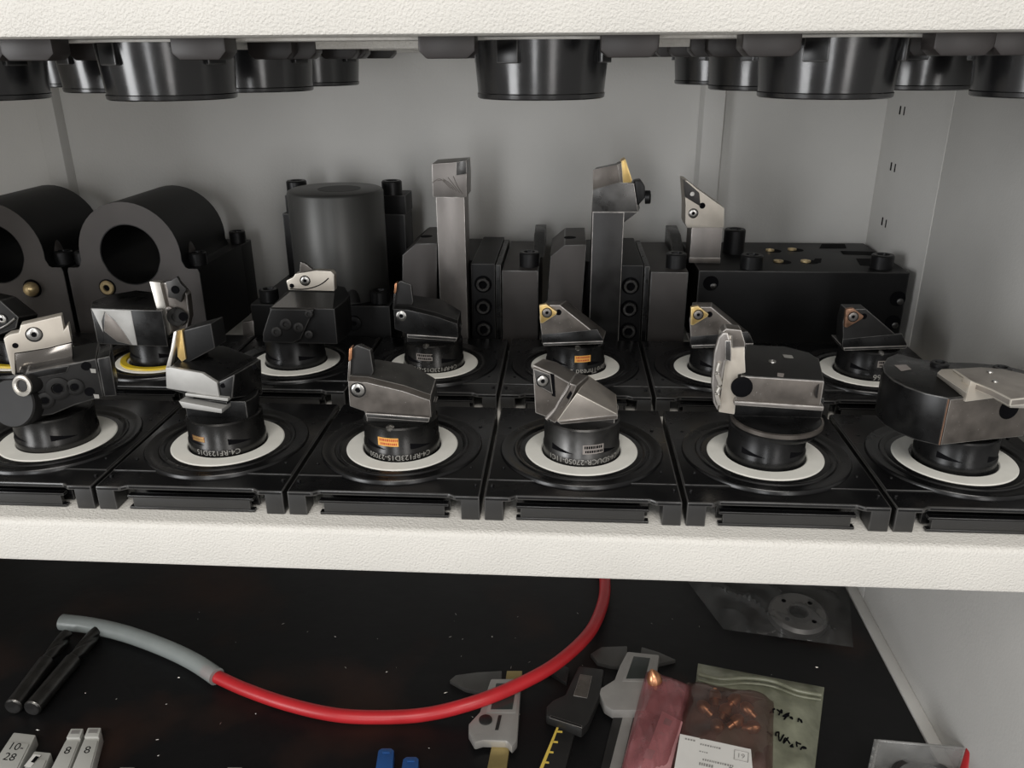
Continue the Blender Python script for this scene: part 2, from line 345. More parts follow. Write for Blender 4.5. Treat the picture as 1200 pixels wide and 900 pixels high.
cup_labels = ['black pocket cup under the upper shelf between the two tall shanks', 'large black pocket cup above the arched holder with the brass ring',
    'black pocket cup near the shelf lip above the large black block', 'black pocket cup above the arched holder with the brass ball plug', 'black pocket cup near the shelf lip beside the right wall',
    'black pocket cup above the grey cylinder, behind the cup of the front row', 'black pocket cup in the second row above the two arched holders', 'black pocket cup in the second row by the slotted corner upright',
    'black pocket cup in the second row above the short bright shank', 'small looking black cup in the rearmost row above the tall bright shank', 'black cup in the rearmost row before the back wall rib', 'black cup in the rearmost row above the arched holder tops']
for i, (x, y) in enumerate(spots):
    o = relocate(cup if i == 0 else copy_tree(cup), (x, y, 211)); o['label'] = cup_labels[i]

# ------------------------------------------------------------------ tool bases on the shelf
P94 = 94.0
def FX(k): return k*P94-235.0
def RX(k): return k*P94-237.2
RY = 125.5
base = thing('tool_base', '', 'tool base', (0, 0, 0))
HW = 45.9
g = G(); top = [(-HW, -51, 0), (-34, -51, 0), (-31, -49, 0), (31, -49, 0), (34, -51, 0), (HW, -51, 0), (HW, 54, 0), (-HW, 54, 0)]
front = [(x, y, 11.0) for x, y, _ in top]; 
g.loft([Vector((x, y, 10.2)) for x, y, _ in top], [Vector((x, y, 12.6)) for x, y, _ in top]).obj('top_plate', 'black_plastic', base, 0.7)
G().box(-HW+0.6, HW-0.6, -35, 53, 12.4, 13.3).obj('raised_panel', 'black_plastic', base, 0.35)
G().lathe([(42.2, 12.0), (42.0, 13.9), (41.5, 14.5), (40.6, 14.6), (38.2, 13.7), (35.2, 13.7), (34.6, 14.3), (33.6, 14.3), (31.6, 13.2), (31.0, 12.0)], (0, 0, 0), seg=72, closed=True).obj('round_rim', 'black_plastic', base)
G().lathe([(29.1, 12.0), (29.1, 13.5), (28.6, 13.9), (20.9, 13.9), (20.4, 13.4), (20.4, 12.0)], (0, 0, 0), seg=72, closed=True).obj('seat_ring', 'white_ring', base)
G().lathe([(31.2, 12.2), (31.2, 12.9), (2, 12.9)], (0, 0, 0), seg=48).obj('seat_well', 'black_plastic', base)
for sx in (-1, 1):
    G().box(min(sx*HW, sx*37), max(sx*HW, sx*37), -51, -40, 0, 11.6).obj('leg', 'matte_lit_plastic', base, 0.6)
    G().box(min(sx*HW, sx*37), max(sx*HW, sx*37), 43, 54, 0, 11.6).obj('leg', 'matte_lit_plastic', base, 0.6)
    G().box(min(sx*HW, sx*43.6), max(sx*HW, sx*43.6), -50, 53.6, 1.5, 11.6).obj('gap_shade_skirt', 'matte_lit_plastic', base, 0.3)  # skirts added to darken the gaps between neighbouring bases
b = G().box(-29, 29, -50, -47.6, 1.2, 7.6).obj('front_bar', 'matte_lit_plastic', base, 0.4)
G().box(-31, 31, -50.6, -47, 6.6, 7.9).obj('bar_rib', 'black_plastic', b, 0.3)
G().box(-31, 31, -50.4, -47, 0.4, 1.6).obj('bar_rib', 'black_plastic', b, 0.3)
G().box(-31, 31, -43.5, -41.5, 0.5, 11).obj('rear_web', 'black_plastic', base, 0.3)
for (x, y) in ((-37, -22), (37, -22), (-37, 24), (37, 24), (-39, 0), (39, 0), (-41, -39), (41, -39)):
    G().lathe([(0.9, 12.3), (0.9, 13.6), (0.6, 13.9), (0.2, 13.9)], (x*1.05, y*1.05, 0), seg=12).obj('pip', 'black_plastic', base)
for a0, a1 in ((-50, 50), (130, 230)):
    g = G(); 
    g.tube([(39.0*1.06*math.cos(math.radians(a0+(a1-a0)*i/10)), 39.0*1.06*math.sin(math.radians(a0+(a1-a0)*i/10)), 13.2) for i in range(11)], 0.45, 6, 2).obj('ridge', 'black_plastic', base)
WR = 'black plastic tool base with white ring'
base_labels = [('F', 0, WR+' under the tool with the round nozzle'), ('F', 1, WR+' under the tool with the gold blade'),
    ('F', 2, WR+' under the brown grey grooving tool with orange sticker'), ('F', 3, WR+' under the tool with the diamond insert'),
    ('F', 4, WR+' under the tool with the upright pale blade'), ('F', 5, WR+' under the big rounded black tool with pale clamp'),
    ('R', -1, 'black plastic tool base with yellow ring under the dark wedge tool'), ('R', 0, 'black plastic tool base with yellow ring under the silver faced tool'),
    ('R', 1, WR+' in front of the upright grey cylinder'), ('R', 2, WR+' under the small all black grooving tool'),
    ('R', 3, WR+' under the gold threading tool with orange sticker'), ('R', 4, WR+' under the gold threading tool behind the pale blade'),
    ('R', 5, WR+' under the black threading tool with brown insert')]
for i, (row, k, lab) in enumerate(base_labels):
    o = base if i == 0 else copy_tree(base)
    relocate(o, (FX(k), 0, 0) if row == 'F' else (RX(k), RY, 0)); tag(o, lab, 'tool base', 'tool bases on the shelf')
    if 'yellow' in lab:
        for ch in o.children:
            if ch.name.startswith('seat_ring'):
                y = G().lathe([(26.0, 13.8), (25.6, 15.2), (22.0, 15.2), (21.5, 13.8)], (0, 0, 0), seg=64, closed=True).obj('yellow_collar', 'yellow_ring', None)
                y.parent = o
BZ = 13.4   # seat height of the tools

# ------------------------------------------------------------------ cutting tools
def tool(name, label, k, row='F', cat='cutting tool', group='cutting tools standing in the bases'):
    return thing(name, label, cat, (FX(k), 0, BZ) if row == 'F' else (RX(k), RY, BZ), group)
def collar(t, h1=32.0, r=19.8, m='collar_steel', waist=True):
    o = ORG[t]; z = BZ
    prof = [(r-0.6, z-1.2), (r, z-0.4), (r, z+5.2), (r-0.5, z+5.9), (r-0.5, h1-0.8), (r-1.2, h1)]
    c = G().lathe(prof, (o.x, o.y, 0), seg=64).obj('collar', m, t)
    # gripper flats: shallow wedge pads cut round the collar
    for a in (-122, -48, 30, 150):
        g = G(); n = 10; th = math.radians(a)
        for i in range(n):
            u0, u1 = i/n, (i+1)/n; q = []
            for u, top in ((u0, 0), (u1, 0), (u1, 1), (u0, 1)):
                an = th-0.32+0.64*u; zz = z+6.4+(3.2*(1-u)+0.15 if top else 0)
                q.append((o.x+math.cos(an)*(r-0.42), o.y+math.sin(an)*(r-0.42), zz))
            g.add(q, [(0, 1, 2, 3)])
        g.obj('grip_notch', 'ink', c)
    return c
def dneck(t, z0, z1, r, ycut, m):
    o = ORG[t]; a0 = math.asin(ycut/r)
    G().prism([(o.x+r*math.cos(a0+(math.pi-2*a0)*i/26), o.y+r*math.sin(a0+(math.pi-2*a0)*i/26), z0) for i in range(27)], (0, 0, z1-z0)).obj('neck', m, t, 0.4)
def pp(pts, Y, az=0, x0=0): return [pt(x, y, Y, az, x0) for x, y in pts]
def back(az=0): a = math.radians(az); return Vector((-math.sin(a), math.cos(a), 0))

# --- T1: clamped parting tool with the pale steel plate (turned 28 degrees)
t = tool('parting_tool', 'black parting tool with pale steel clamp plate and round coolant nozzle', 0)
X = FX(0); collar(t, 31, 20.5)
AZ = 26; bk = back(AZ)
fr = pp([(24, 446), (31, 436), (113, 420), (122, 465), (88, 475), (62, 486), (30, 491), (14, 480)], -20, AZ, X)
body = G().prism(fr, bk*30).obj('body', 'black_oxide_matte', t, 0.8)
G().prism(pp([(113.4, 420.5), (129, 417), (137, 464), (122, 465)], -20.5, AZ, X), bk*22).obj('end_block', 'black_oxide', body, 0.6)
G().prism(pp([(36, 445), (78, 437), (82, 428), (60, 431), (32, 437)], -20.6, AZ, X), bk*3).obj('clamp_bar', 'black_oxide', body, 0.5)
pl = G().prism(pp([(4, 397), (11, 392), (22, 390), (24, 381), (72, 370), (75, 387), (80, 380), (84, 401), (56, 408), (17, 414), (18, 440), (14, 438)], -15, AZ, X), bk*7).obj('clamp_plate', 'satin_nickel', t, 0.5)
G().prism(pp([(16, 415), (56, 408.5), (84, 402), (85.5, 425), (31, 437), (20, 437)], -14, AZ, X), bk*6).obj('polished_face', 'mirror_dark', t, 0.3)
nrm = -bk
torx(pt(40, 392, -15, AZ, X), 3.2, nrm, pl); G().lathe([(1.4, 0), (1.4, 0.15)], pt(18, 405, -15, AZ, X), nrm, 16).obj('hole', 'ink', pl)
for (x, y, r) in ((68, 455, 5.2), (88, 453, 3.8), (53, 469, 3.8)):
    q = pt(x, y, -20, AZ, X); G().lathe([(r*1.15, -0.5), (r*1.15, 0.9), (r, 1.3), (r*0.6, 1.3), (r*0.5, 0.6), (r*0.5, 0.5)], q, nrm, 28, hexfrom=4).obj('screw', 'black_oxide_matte', t)
    G().lathe([(r*0.45, 0.5), (r*0.45, 0.75), (r*0.2, 0.9)], q, nrm, 12).obj('recess', 'ink', t)
for (x, y, r) in ((101, 429, 2.4), (105, 459, 2.4)):
    q = pt(x, y, -20, AZ, X); o = G().lathe([(r, 0), (r, 0.15)], q, nrm, 18).obj('hole', 'ink', t)
    G().prism([q+Vector((1.8, -0.1, -1.2))+nrm*0.12, q+Vector((4.2, 0.8, -1.8))+nrm*0.12, q+Vector((4, .8, -4))+nrm*0.12, q+Vector((2, 0, -3.6))+nrm*0.12], nrm*0.1).obj('engraved_mark', 'engraving', o)
q = pt(34, 450, -20, AZ, X); ax = (nrm+Vector((-0.55, 0, 0.15))).normalized()
nz = G().lathe([(5.2, -9), (5.2, 4)], q, ax, 28).obj('nozzle', 'black_oxide_matte', t, 0.4)
G().lathe([(5.3, 4), (5.3, 5), (4.2, 5.3), (3.2, 4.8), (3.0, 4)], q, ax, 28, closed=True).obj('nozzle_rim', 'bright_steel', nz)
q = pt(18, 472, -17, AZ, X); G().lathe([(12.5, -16), (12.5, 2), (11.8, 2.8), (2, 2.8)], q, (nrm+Vector((-0.5, 0, 0.25))).normalized(), 40).obj('round_boss', 'black_oxide_matte', t)

# --- T2: tool with gold blade
t = tool('grooving_tool', 'black grooving tool with gold blade fin and pale side face', 1)
X = FX(1); collar(t, 31.5)
AZ = -7; bk = back(AZ); nrm = -bk
def lf(front, Yf, backp, Yb, az, x0): return G().loft(pp(front, Yf, az, x0), pp(backp, Yb, az, x0))
body = lf([(199, 431), (237, 438), (254, 449), (258, 468), (217, 462), (195, 455)], -13, [(226, 405), (262, 405), (303, 420), (308, 460), (262, 458), (238, 452)], 17, AZ, X).obj('body', 'black_oxide', t, 0.5)
G().prism(pp([(194, 431), (199, 430.5), (237, 437.5), (254, 448.5), (257, 465.5), (195, 455)], -13.6, AZ, X), bk*2).obj('side_face', 'satin_face', t, 0.3)
lf([(254, 449), (275, 438.5), (272, 467), (258, 468)], -12.5, [(290, 419), (306, 421), (308, 462), (292, 462)], 16.5, AZ, X).obj('shoulder', 'black_oxide', t, 0.6)
G().prism(pp([(217, 461), (267, 467), (267, 470.5), (217, 464)], -15, AZ, X), bk*26).obj('ledge', 'satin_face', t, 0.3)
G().prism(pp([(216, 466), (266, 471), (264, 482), (222, 477)], -11.5, AZ, X), bk*24).obj('neck', 'black_oxide', t, 0.4)
G().prism(pp([(209, 470), (260, 479.5), (260, 484.5), (214, 478)], -17, AZ, X), bk*30).obj('ledge', 'satin_face', t, 0.4)
dneck(t, 31, 40.5, 18.4, -9, 'black_oxide')
fin = G().prism(pp([(209, 389), (247, 379), (252, 408), (222, 424), (211, 424)], -4, AZ, X), bk*12).obj('blade_fin', 'block_black', t, 0.5)
G().prism(pp([(206.5, 388), (213, 387), (217.5, 421), (213, 424), (208, 418)], -5, AZ, X), bk*3).obj('gold_edge', 'gold_insert', fin, 0.2)
G().prism(pp([(203.5, 389), (207, 388), (205.2, 404), (199.5, 431), (194, 432), (200, 410)], -7, AZ, X), bk*3).obj('insert', 'bright_steel', t, 0.2)
for x, y in ((298, 430), (261, 452)):
    G().lathe([(1.2, 0), (1.2, 0.2)], pt(x, y, -13+(10 if x > 280 else 0), AZ, X), (0.5, -0.8, 0.2), 14).obj('hole', 'ink', t)
round_text('C4-RF123D15', 4.0, X, 0, BZ+2.6, 19.8, 6, t)
collar_label(X, 0, BZ+9.6, 19.3, -24, 8.5, 3.0, t, 'copper', 'gold_insert')

# --- T3 and its black twin behind
def groover(k, row, label, bodym, facem, stick, txt):
    t = tool('grooving_tool', label, k, row)
    dx = FX(2); X = ORG[t].x; Y = ORG[t].y; off = Vector((X-dx, Y, 0))
    collar(t, 31.5)
    sh = lambda pts: [q+off for q in pts]
    fpx = [(408, 447), (430, 448.5), (472, 458.5), (504, 469.5), (505.5, 489), (428, 484), (427, 482), (410, 476)]
    bpx = [(428, 423), (440, 421), (482, 427), (511, 444), (513, 470), (440, 468), (440, 466), (430, 462)]
    F = pp(fpx, -14.5, 0, dx); B = pp(bpx, 15, 0, dx)
    C = [q+Vector((0, 1.6, 0)) for q in F]; 
    for i in (0, 1, 2, 3): C[i] += Vector((0, 2.0, 1.6))
    G().loft(sh(C), sh(B)).obj('body', bodym, t, 0.5)
    fc = G().loft(sh(F), sh(C)).obj('front_face', facem, t, 0.25)
    torx(pt(419.5, 457, -14.5, 0, dx)+off, 3.3, (0, -1, 0), fc)
    dneck(t, 31, 40, 18.4, -10, bodym)
    fin = G().loft(sh(pp([(410.5, 410), (418, 404), (434, 410), (438, 436), (431, 447), (409, 446)], -8, 0, dx)), sh(pp([(418, 406), (424, 402), (437, 409), (440, 430), (436, 440), (416, 440)], 3, 0, dx))).obj('blade_fin', 'black_oxide_matte', t, 0.6)
    G().prism(sh(pp([(408.4, 424), (411, 423), (409.8, 447), (407, 447)], -9.2, 0, dx)), (0, 5, 0)).obj('blade_edge', facem, fin, 0.2)
    G().prism(sh(pp([(409.2, 409), (412.4, 407.5), (412.2, 420), (409.8, 424), (408.4, 422)], -9.4, 0, dx)), (0, 5, 0)).obj('insert', 'copper', fin, 0.2)
    G().prism(sh(pp([(428, 484), (504, 489.5), (502.5, 495), (429, 489.5)], -16.2, 0, dx)), (0, 28, 0)).obj('ledge', 'dark_steel', t, 0.5)
    G().lathe([(2.3, 0), (2.1, 0.7), (1.0, 1.0)], Vector((X-2, Y-17.3, 31.2)), (0, -0.5, 1), 14).obj('locating_pin', 'screw_steel', t)
    if stick: collar_label(X, Y, BZ+10.8, 19.3, -10, 11, 4.6, t, stick[0], stick[1])
    if txt: round_text(txt, 4.0, X, Y, BZ+2.5, 19.8, 6, t)
    return t
groover(2, 'F', 'worn grooving tool with brown grey front face and orange sticker', 'stone_black', 'tool_grey', ('label_orange', 'label_red'), 'C4-RF123D15-27050')
groover(2, 'R', 'small all black grooving tool with grey sticker below the tall bright shank', 'black_oxide_matte', 'black_oxide', ('label_grey', 'ink'), 'C4-RF123D15-27050')

# --- T4: tool with the diamond insert
t = tool('turning_tool', 'dark steel turning tool with diamond insert and triangular facet', 3)
X = FX(3); collar(t, 33, 19.8, 'dark_steel')
AZ = 12; bk = back(AZ); nrm = -bk
lf([(624, 427), (647, 437), (668, 449), (660, 462), (652, 478), (640, 489), (627, 484)], -15, [(636, 420), (652, 424), (676, 437), (676, 450), (674, 470), (660, 475), (640, 470)], 6, AZ, X).obj('head', 'tool_grey', t, 0.6)
# swept groove between head and facet
G().loft(pp([(668, 449), (676, 452), (668, 470), (658, 488), (650, 496), (640, 490), (652, 477), (660, 462)], -13, AZ, X), pp([(676, 437), (690, 440), (690, 455), (684, 470), (676, 478), (662, 476), (672, 466), (676, 450)], 10, AZ, X)).obj('swept_flute', 'tool_grey', t, 0.5)
G().tube([pt(x, y, -14.2, AZ, X) for x, y in ((667, 451), (663, 459), (656, 469), (650, 480), (640, 491))], 1.1, 8, 4).obj('flute_edge', 'shank_steel', t)
dneck(t, 32, 38, 18.4, -9, 'dark_steel')
fac = lf([(652, 494), (676, 460.5), (724, 485.5), (724, 489)], -14, [(676, 452), (690, 440), (722, 462), (722, 468)], 14, AZ, X).obj('facet', 'cover_steel', t, 0.4)
G().prism(pp([(652, 493.5), (724, 485.5), (724, 491.5), (657, 497.5)], -14.6, AZ, X), bk*24).obj('facet_ledge', 'tool_grey', t, 0.5)
ins = G().prism(pp([(624.5, 431.5), (645, 439), (648, 462), (628, 451)], -16.2, AZ, X), bk*3).obj('diamond_insert', 'dark_steel', t, 0.35)
torx(pt(636, 446.5, -16.2, AZ, X), 2.6, nrm, ins)
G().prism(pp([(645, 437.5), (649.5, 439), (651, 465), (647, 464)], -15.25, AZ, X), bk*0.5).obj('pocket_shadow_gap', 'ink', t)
G().lathe([(1.2, 0), (1.2, 0.2)], pt(648, 459, -15.2, AZ, X), nrm, 14).obj('relief_hole', 'ink', t)
G().prism(pp([(664, 466), (669, 458), (670.5, 461), (666, 468)], -13.6, AZ, X), nrm*0.4).obj('coolant_slot', 'ink', t)
collar_label(X, 0, BZ+9.2, 19.3, 17, 11, 5.0, t, 'label_grey', 'ink')
round_text('C4-SDUCR-27050-11C1', 4.0, X, 0, BZ+2.6, 19.8, 4, t)

# --- T5: tool with the upright pale blade
t = tool('parting_tool', 'black parting tool with upright pale steel blade at its end', 4)
X = FX(4); collar(t, 31, 19.6, 'black_oxide')
AZ = -2; bk = back(AZ); nrm = -bk
Fp = [(868, 441), (966, 447), (961, 477), (861, 470)]; top = [(873, 407), (920, 406), (959, 420)]
body = G().loft(pp(Fp, -20, AZ, X), pp([(871, 417), (960, 424), (956, 452), (864, 446)], 10, AZ, X)).obj('body', 'tool_grey', t, 0.4)
fl0, fr0 = pt(868, 441, -20, AZ, X), pt(966, 447, -20, AZ, X)
zt = (fl0.z+fr0.z)/2
def on_top(x, y, d=0.3):
    q = pz(x, y, zt)
    for _ in range(4): q = pz(x, y, fl0.z+(fr0.z-fl0.z)*(q.x-fl0.x)/(fr0.x-fl0.x)+d)
    return q
tp = [fl0+Vector((0, -1.2, 0.3)), fr0+Vector((0, -1.2, 0.3))]+[on_top(x, y) for x, y in ((961, 422), (948, 414), (920, 407), (875, 405))]
pl = G().prism([q+Vector((0, 1.6, 0)) for q in tp], (0, 0, -1)).obj('top_plate', 'black_oxide_matte', t, 0.4)
G().lathe([(1.9, 0), (1.7, 0.6), (0.8, 0.6), (0.6, 0.1)], on_top(905, 424), (0, 0, 1), 16).obj('pin', 'screw_steel', pl)
G().prism([on_top(x, y, 0.45) for x, y in ((917, 415.5), (928, 416.5), (930, 420), (919, 419))], (0, 0, 0.1)).obj('marking', 'engraving', pl)
G().prism([on_top(x, y, 0.45) for x, y in ((911, 437), (919, 438), (918, 442), (911, 441))], (0, 0, 0.1)).obj('marking', 'label_grey', pl)
G().prism(pp([(861, 470), (966, 476.5), (965, 482), (860, 475)], -21.5, AZ, X), bk*34).obj('ledge', 'shank_steel', t, 0.6)
zd = 30.5
G().lathe([(20.5, zd-2.5), (22.2, zd+0.5), (22.4, zd+3.0), (22.0, zd+3.3), (4, zd+3.3)], (X+4, 1, 0), seg=56).obj('flange_disc', 'black_oxide', t)
G().lathe([(21.6, zd+1.2), (22.7, zd+1.2), (22.7, zd+3.2), (21.6, zd+3.5)], (X+4, 1, 0), seg=56, closed=True).obj('flange_rim', 'tool_grey', t)
G().box(X-18.3, X+26.2, 1, 12, zd+3.2, zd+14).obj('neck', 'black_oxide', t, 0.3)
bl = G().prism(pp([(845, 394), (851, 386), (869, 388), (873, 402), (873, 418), (874, 437), (865, 439), (861, 486), (842, 483), (850, 420), (846, 418)], -17, AZ-6, X-18), bk*9).obj('blade_block', 'satin_nickel', t, 0.6)
G().prism(pp([(837, 414), (842, 396), (847, 390), (853, 390), (857, 402), (857, 422), (850, 424), (845, 455), (841, 482), (836, 472), (834, 450)], -19.5, AZ-6, X-18), bk*3.5).obj('blade', 'shank_steel', t, 0.8)
G().prism(pp([(845, 390), (851, 385), (869, 387), (873.5, 402), (873.5, 407), (858, 408), (857, 394)], -17.8, AZ-6, X-18), bk*8).obj('blade_cap', 'tool_grey', bl, 0.5)
G().prism(pp([(849.5, 399), (857, 399), (857, 424), (849.5, 422)], -20.2, AZ-6, X-18), bk*3).obj('insert_clamp', 'dark_steel', bl, 0.4)
G().prism(pp([(851.5, 402), (854.5, 402), (854.5, 418), (851.5, 417)], -20.9, AZ-6, X-18), bk*2).obj('insert', 'carbide', bl, 0.2)
G().lathe([(5.0, 0), (5.0, 1.2), (4.0, 1.6), (2.5, 1.6)], pt(869, 453, -20.2, AZ, X), nrm, 28).obj('ball_screw', 'ink', body)
G().lathe([(4.2, 0), (4.2, 0.2)], pt(961, 457, -18.5, AZ, X), (0.7, -0.7, 0), 28).obj('side_scoop', 'carbide', body)
G().tube([pt(843, y, -20, AZ-6, X-18) + Vector((dx, 0, 0)) for y, dx in ((425, 0), (438, -1.2), (450, 0.3), (462, -1.2), (474, 0))], 1.2, 8, 4).obj('spring_rib', 'bright_steel', t)

# --- T6: big rounded tool with pale clamp
t = tool('milling_head', 'big rounded black tool with pale clamp plates near the right wall', 5)
X = FX(5); collar(t, 30, 19.3, 'black_oxide')
zt = pt(1112, 466, -24).z
tpx = [(1034, 428), (1036, 436), (1046, 445), (1062, 453), (1085, 461), (1112, 466.5), (1160, 461), (1212, 457), (1250, 452), (1225, 440), (1177, 428), (1140, 425), (1100, 424), (1075, 420), (1052, 414), (1040, 419)]
tw = [pz(x, y, zt) for x, y in tpx]
zb = pt(1105, 522, -24).z
body = G().prism(tw, (0, 0, zb-zt)).obj('body', 'black_oxide', t, 0.6)
ca = tw[5]; cb = tw[7]; dirr = (cb-ca).normalized(); n2 = Vector((dirr.y, -dirr.x, 0))
if n2.y > 0: n2 = -n2
G().prism([ca+dirr*0.8+n2*0.25+Vector((0, 0, -0.8)), ca+dirr*(cb-ca).length+n2*0.25+Vector((0, 0, -0.8)), ca+dirr*(cb-ca).length+n2*0.25+Vector((0, 0, zb-zt+0.6)), ca+dirr*0.8+n2*0.25+Vector((0, 0, zb-zt+0.6))], -n2*1.5).obj('ground_face', 'tool_grey', t, 0.2)
e = ca; G().tube([ca+Vector((0, 0, -0.6)), ca+Vector((0, 0, zb-zt+0.6))], 0.4, 8, 2).obj('worn_edge', 'block_copper', body)
G().prism([pz(x, y, zt+0.2) for x, y in ((1048, 428), (1062, 427.5), (1068, 433), (1056, 435))], (0, 0, 0.12)).obj('marking', 'label_grey', body)
G().prism([pz(x, y, zt+7) for x, y in ((1116, 432), (1150, 430), (1175, 432), (1215, 441), (1215, 465), (1185, 468), (1162, 456), (1137, 446))], (0, 0, -3.5)).obj('cover_plate', 'cover_steel', t, 0.6)
c1 = G().loft([pz(x, y, zt+6) for x, y in ((1098, 437), (1103, 432.5), (1118, 432.5), (1138, 446), (1133, 461))], [pz(x, y, zt-1.0) for x, y in ((1097, 441), (1104, 437), (1120, 440), (1138, 455), (1131, 468))]).obj('clamp_wedge', 'satin_nickel', t, 0.5)
def onf(x, y, d=0.5):
    r_ = ray(x, y); p0 = ca+n2*d; return CAM+r_*((p0-CAM).dot(n2)/r_.dot(n2))
G().prism([onf(1131, 471, 1.5), onf(1138, 446, 1.5), onf(1174, 465.5, 1.5)], -n2*5).obj('clamp_facet', 'satin_nickel', t, 0.3)
G().prism([pz(x, y, zt+4) for x, y in ((1161, 457), (1190, 462), (1215, 463), (1215, 472), (1185, 471), (1170, 463))], (0, 0, -3)).obj('insert_plate', 'bright_steel', t, 0.6)
for x, y in ((1160, 436), (1166, 447)):
    G().lathe([(1.6, 0), (1.3, 0.6), (0.5, 0.6)], pz(x, y, zt+7), (0, 0, 1), 14).obj('rivet', 'screw_steel', t)
for x, y in ((1101, 428), (1174, 434)):
    G().lathe([(4.4, 0), (4.4, 1.2), (3.8, 1.8), (2.4, 1.8), (2.2, 0.6)], pz(x, y, zt), (0, 0, 1), 26, hexfrom=4).obj('screw', 'screw_black', body)
q = ca + dirr*34 + Vector((0, 0, (zb-zt)*0.35)); G().lathe([(5.2, 0), (5.2, 0.3)], q+n2*0.2, n2, 28).obj('bore', 'ink', body)

# --- R1: dark wedge tool at the far left of the rear row
t = tool('boring_tool', 'black wedge shaped tool behind the pale clamp plate, yellow ring under it', -1, 'R')
X = RX(-1); collar(t, 30, 19.6, 'black_oxide')
G().loft(pp([(-40, 372), (-20, 350), (0, 352), (22, 372), (19, 385), (0, 392), (-40, 400)], RY-14), pp([(-20, 352), (-5, 342), (18, 347), (45, 368), (42, 380), (25, 390), (-20, 392)], RY+14)).obj('body', 'black_oxide_matte', t, 0.8)
torx(pt(2, 374, RY-14.6), 3.0, (0, -1, 0), t)
G().tube([pt(x, y, RY-14.5) for x, y in ((-2, 386), (8, 381), (18, 373))], 0.9, 8, 4).obj('bright_edge', 'screw_steel', t)

# --- R2: tool with a silver scooped face and an upright blade with star clamp
t = tool('parting_tool', 'black tool with silver scooped face and upright blade with star clamp', 0, 'R')
X = RX(0); collar(t, 32, 19.3, 'black_oxide')
zt = pt(130, 362, RY-20).z
tp = [pz(x, y, zt) for x, y in ((106, 361), (154, 363), (190, 364), (196, 352), (188, 343), (160, 340), (130, 345), (108, 353))]
body = G().prism(tp, (0, 0, -(zt-pt(150, 402, RY-16).z))).obj('body', 'black_oxide', t, 0.6)
a0 = tp[0]; a1 = tp[1]; d = (a1-a0); L = d.length; d.normalize(); n2 = Vector((d.y, -d.x, 0)); n2 = n2 if n2.y < 0 else -n2
zz = Vector((0, 0, 1)); hgt = (zt-pt(150, 402, RY-16).z)
G().prism([a0+d*L*u+zz*(-hgt*v)+n2*0.3 for u, v in ((0.03, 0.02), (0.99, 0.02), (0.99, 0.98), (0.86, 0.98), (0.72, 0.62), (0.55, 0.3), (0.34, 0.08), (0.22, 0.35), (0.2, 0.66))], -n2*1).obj('ground_face', 'satin_face', t, 0.15)
G().prism([a0+d*L*u+zz*(-hgt*v)+n2*0.15 for u, v in ((0.34, 0.1), (0.55, 0.32), (0.72, 0.64), (0.84, 0.98), (0.5, 0.9), (0.22, 0.62))], -n2*1).obj('scoop', 'tool_grey', t, 0.2)
bld = G().prism(pp([(175, 330), (187.5, 331), (201, 388), (198, 393), (190, 388), (183, 360)], RY-17), (0, 5, 0)).obj('blade', 'bright_steel', t, 0.4)
G().prism(pp([(188, 332), (206, 330), (219, 345), (222, 372), (218, 388), (205, 394), (201, 388)], RY-15), (0, 7, 0)).obj('blade_carrier', 'tool_grey', t, 0.8)
sp = []
q = pt(208, 338, RY-16)
for i in range(10):
    a = math.pi*i/5+0.3; r = 8.2 if i % 2 == 0 else 5.8; sp.append(q+Vector((math.sin(a)*r*0.9, 0, math.cos(a)*r*1.1)))
G().prism(sp, (0, -3, 0)).obj('star_clamp', 'carbide', t, 0.8)
G().lathe([(2.6, 0), (2.6, 0.5)], q+Vector((0, -3, 0)), (0, -1, 0), 18).obj('star_clamp_bore', 'ink', t)
G().lathe([(6.5, -2), (6.5, 1.0), (5.9, 1.6), (3.4, 1.6), (3.2, 0.2)], pt(208, 371, RY-15.6), (0.15, -1, 0), 28).obj('hinge_disc', 'dark_steel', t)
G().lathe([(3.0, 0.1), (3.0, 0.4)], pt(215, 371, RY-17.4), (0.15, -1, 0), 20).obj('hinge_bore', 'ink', t)
G().lathe([(2.4, -1), (2.4, 1.0), (1.6, 1.5)], pt(198.5, 363, RY-15.4), (0, -1, 0), 18).obj('pin', 'shank_steel', t)

# --- R3: clamped parting tool in front of the cylinder
t = tool('parting_tool', 'black clamped tool with pale steel plate in front of the grey cylinder', 1, 'R')
X = RX(1); collar(t, 33, 19.8, 'black_oxide')
zt = pt(345, 362, RY-22).z
tp = [pz(x, y, zt) for x, y in ((316, 361), (369, 361.5), (392, 362), (405, 352), (410, 345), (404, 336), (385, 333), (335, 342))]
hgt = zt-pt(340, 402, RY-20).z
body = G().prism(tp, (0, 0, -hgt)).obj('body', 'block_black', t, 0.6)
G().prism(pp([(308, 390), (317, 362), (368, 363), (352, 398), (343, 402), (308, 401)], RY-22.6), (0, 8, 0)).obj('front_block', 'block_black', t, 0.7)
G().prism([pz(x, y, zt+0.25) for x, y in ((318, 360), (390, 361), (392, 343), (340, 342))], (0, 0, -0.6)).obj('polished_top', 'mirror_dark', t)
pl = G().prism(pp([(335.5, 329), (343, 325.5), (346, 321), (370, 317), (388, 318), (391.5, 322), (392, 341), (338, 340)], RY-9, 0), (0, 6, 0)).obj('clamp_plate', 'satin_nickel', t, 0.5)
G().tube([pt(x, y, RY-9.1) for x, y in ((340, 338.5), (355, 339), (368, 336.5), (378, 332), (385, 326))], 0.35, 6, 4).obj('parting_line', 'ink', pl)
torx(pt(357.5, 329, RY-9.1), 2.8, (0, -1, 0), pl); G().lathe([(1.5, 0), (1.5, 0.15)], pt(342, 335, RY-9), (0, -1, 0), 14).obj('hole', 'ink', pl)
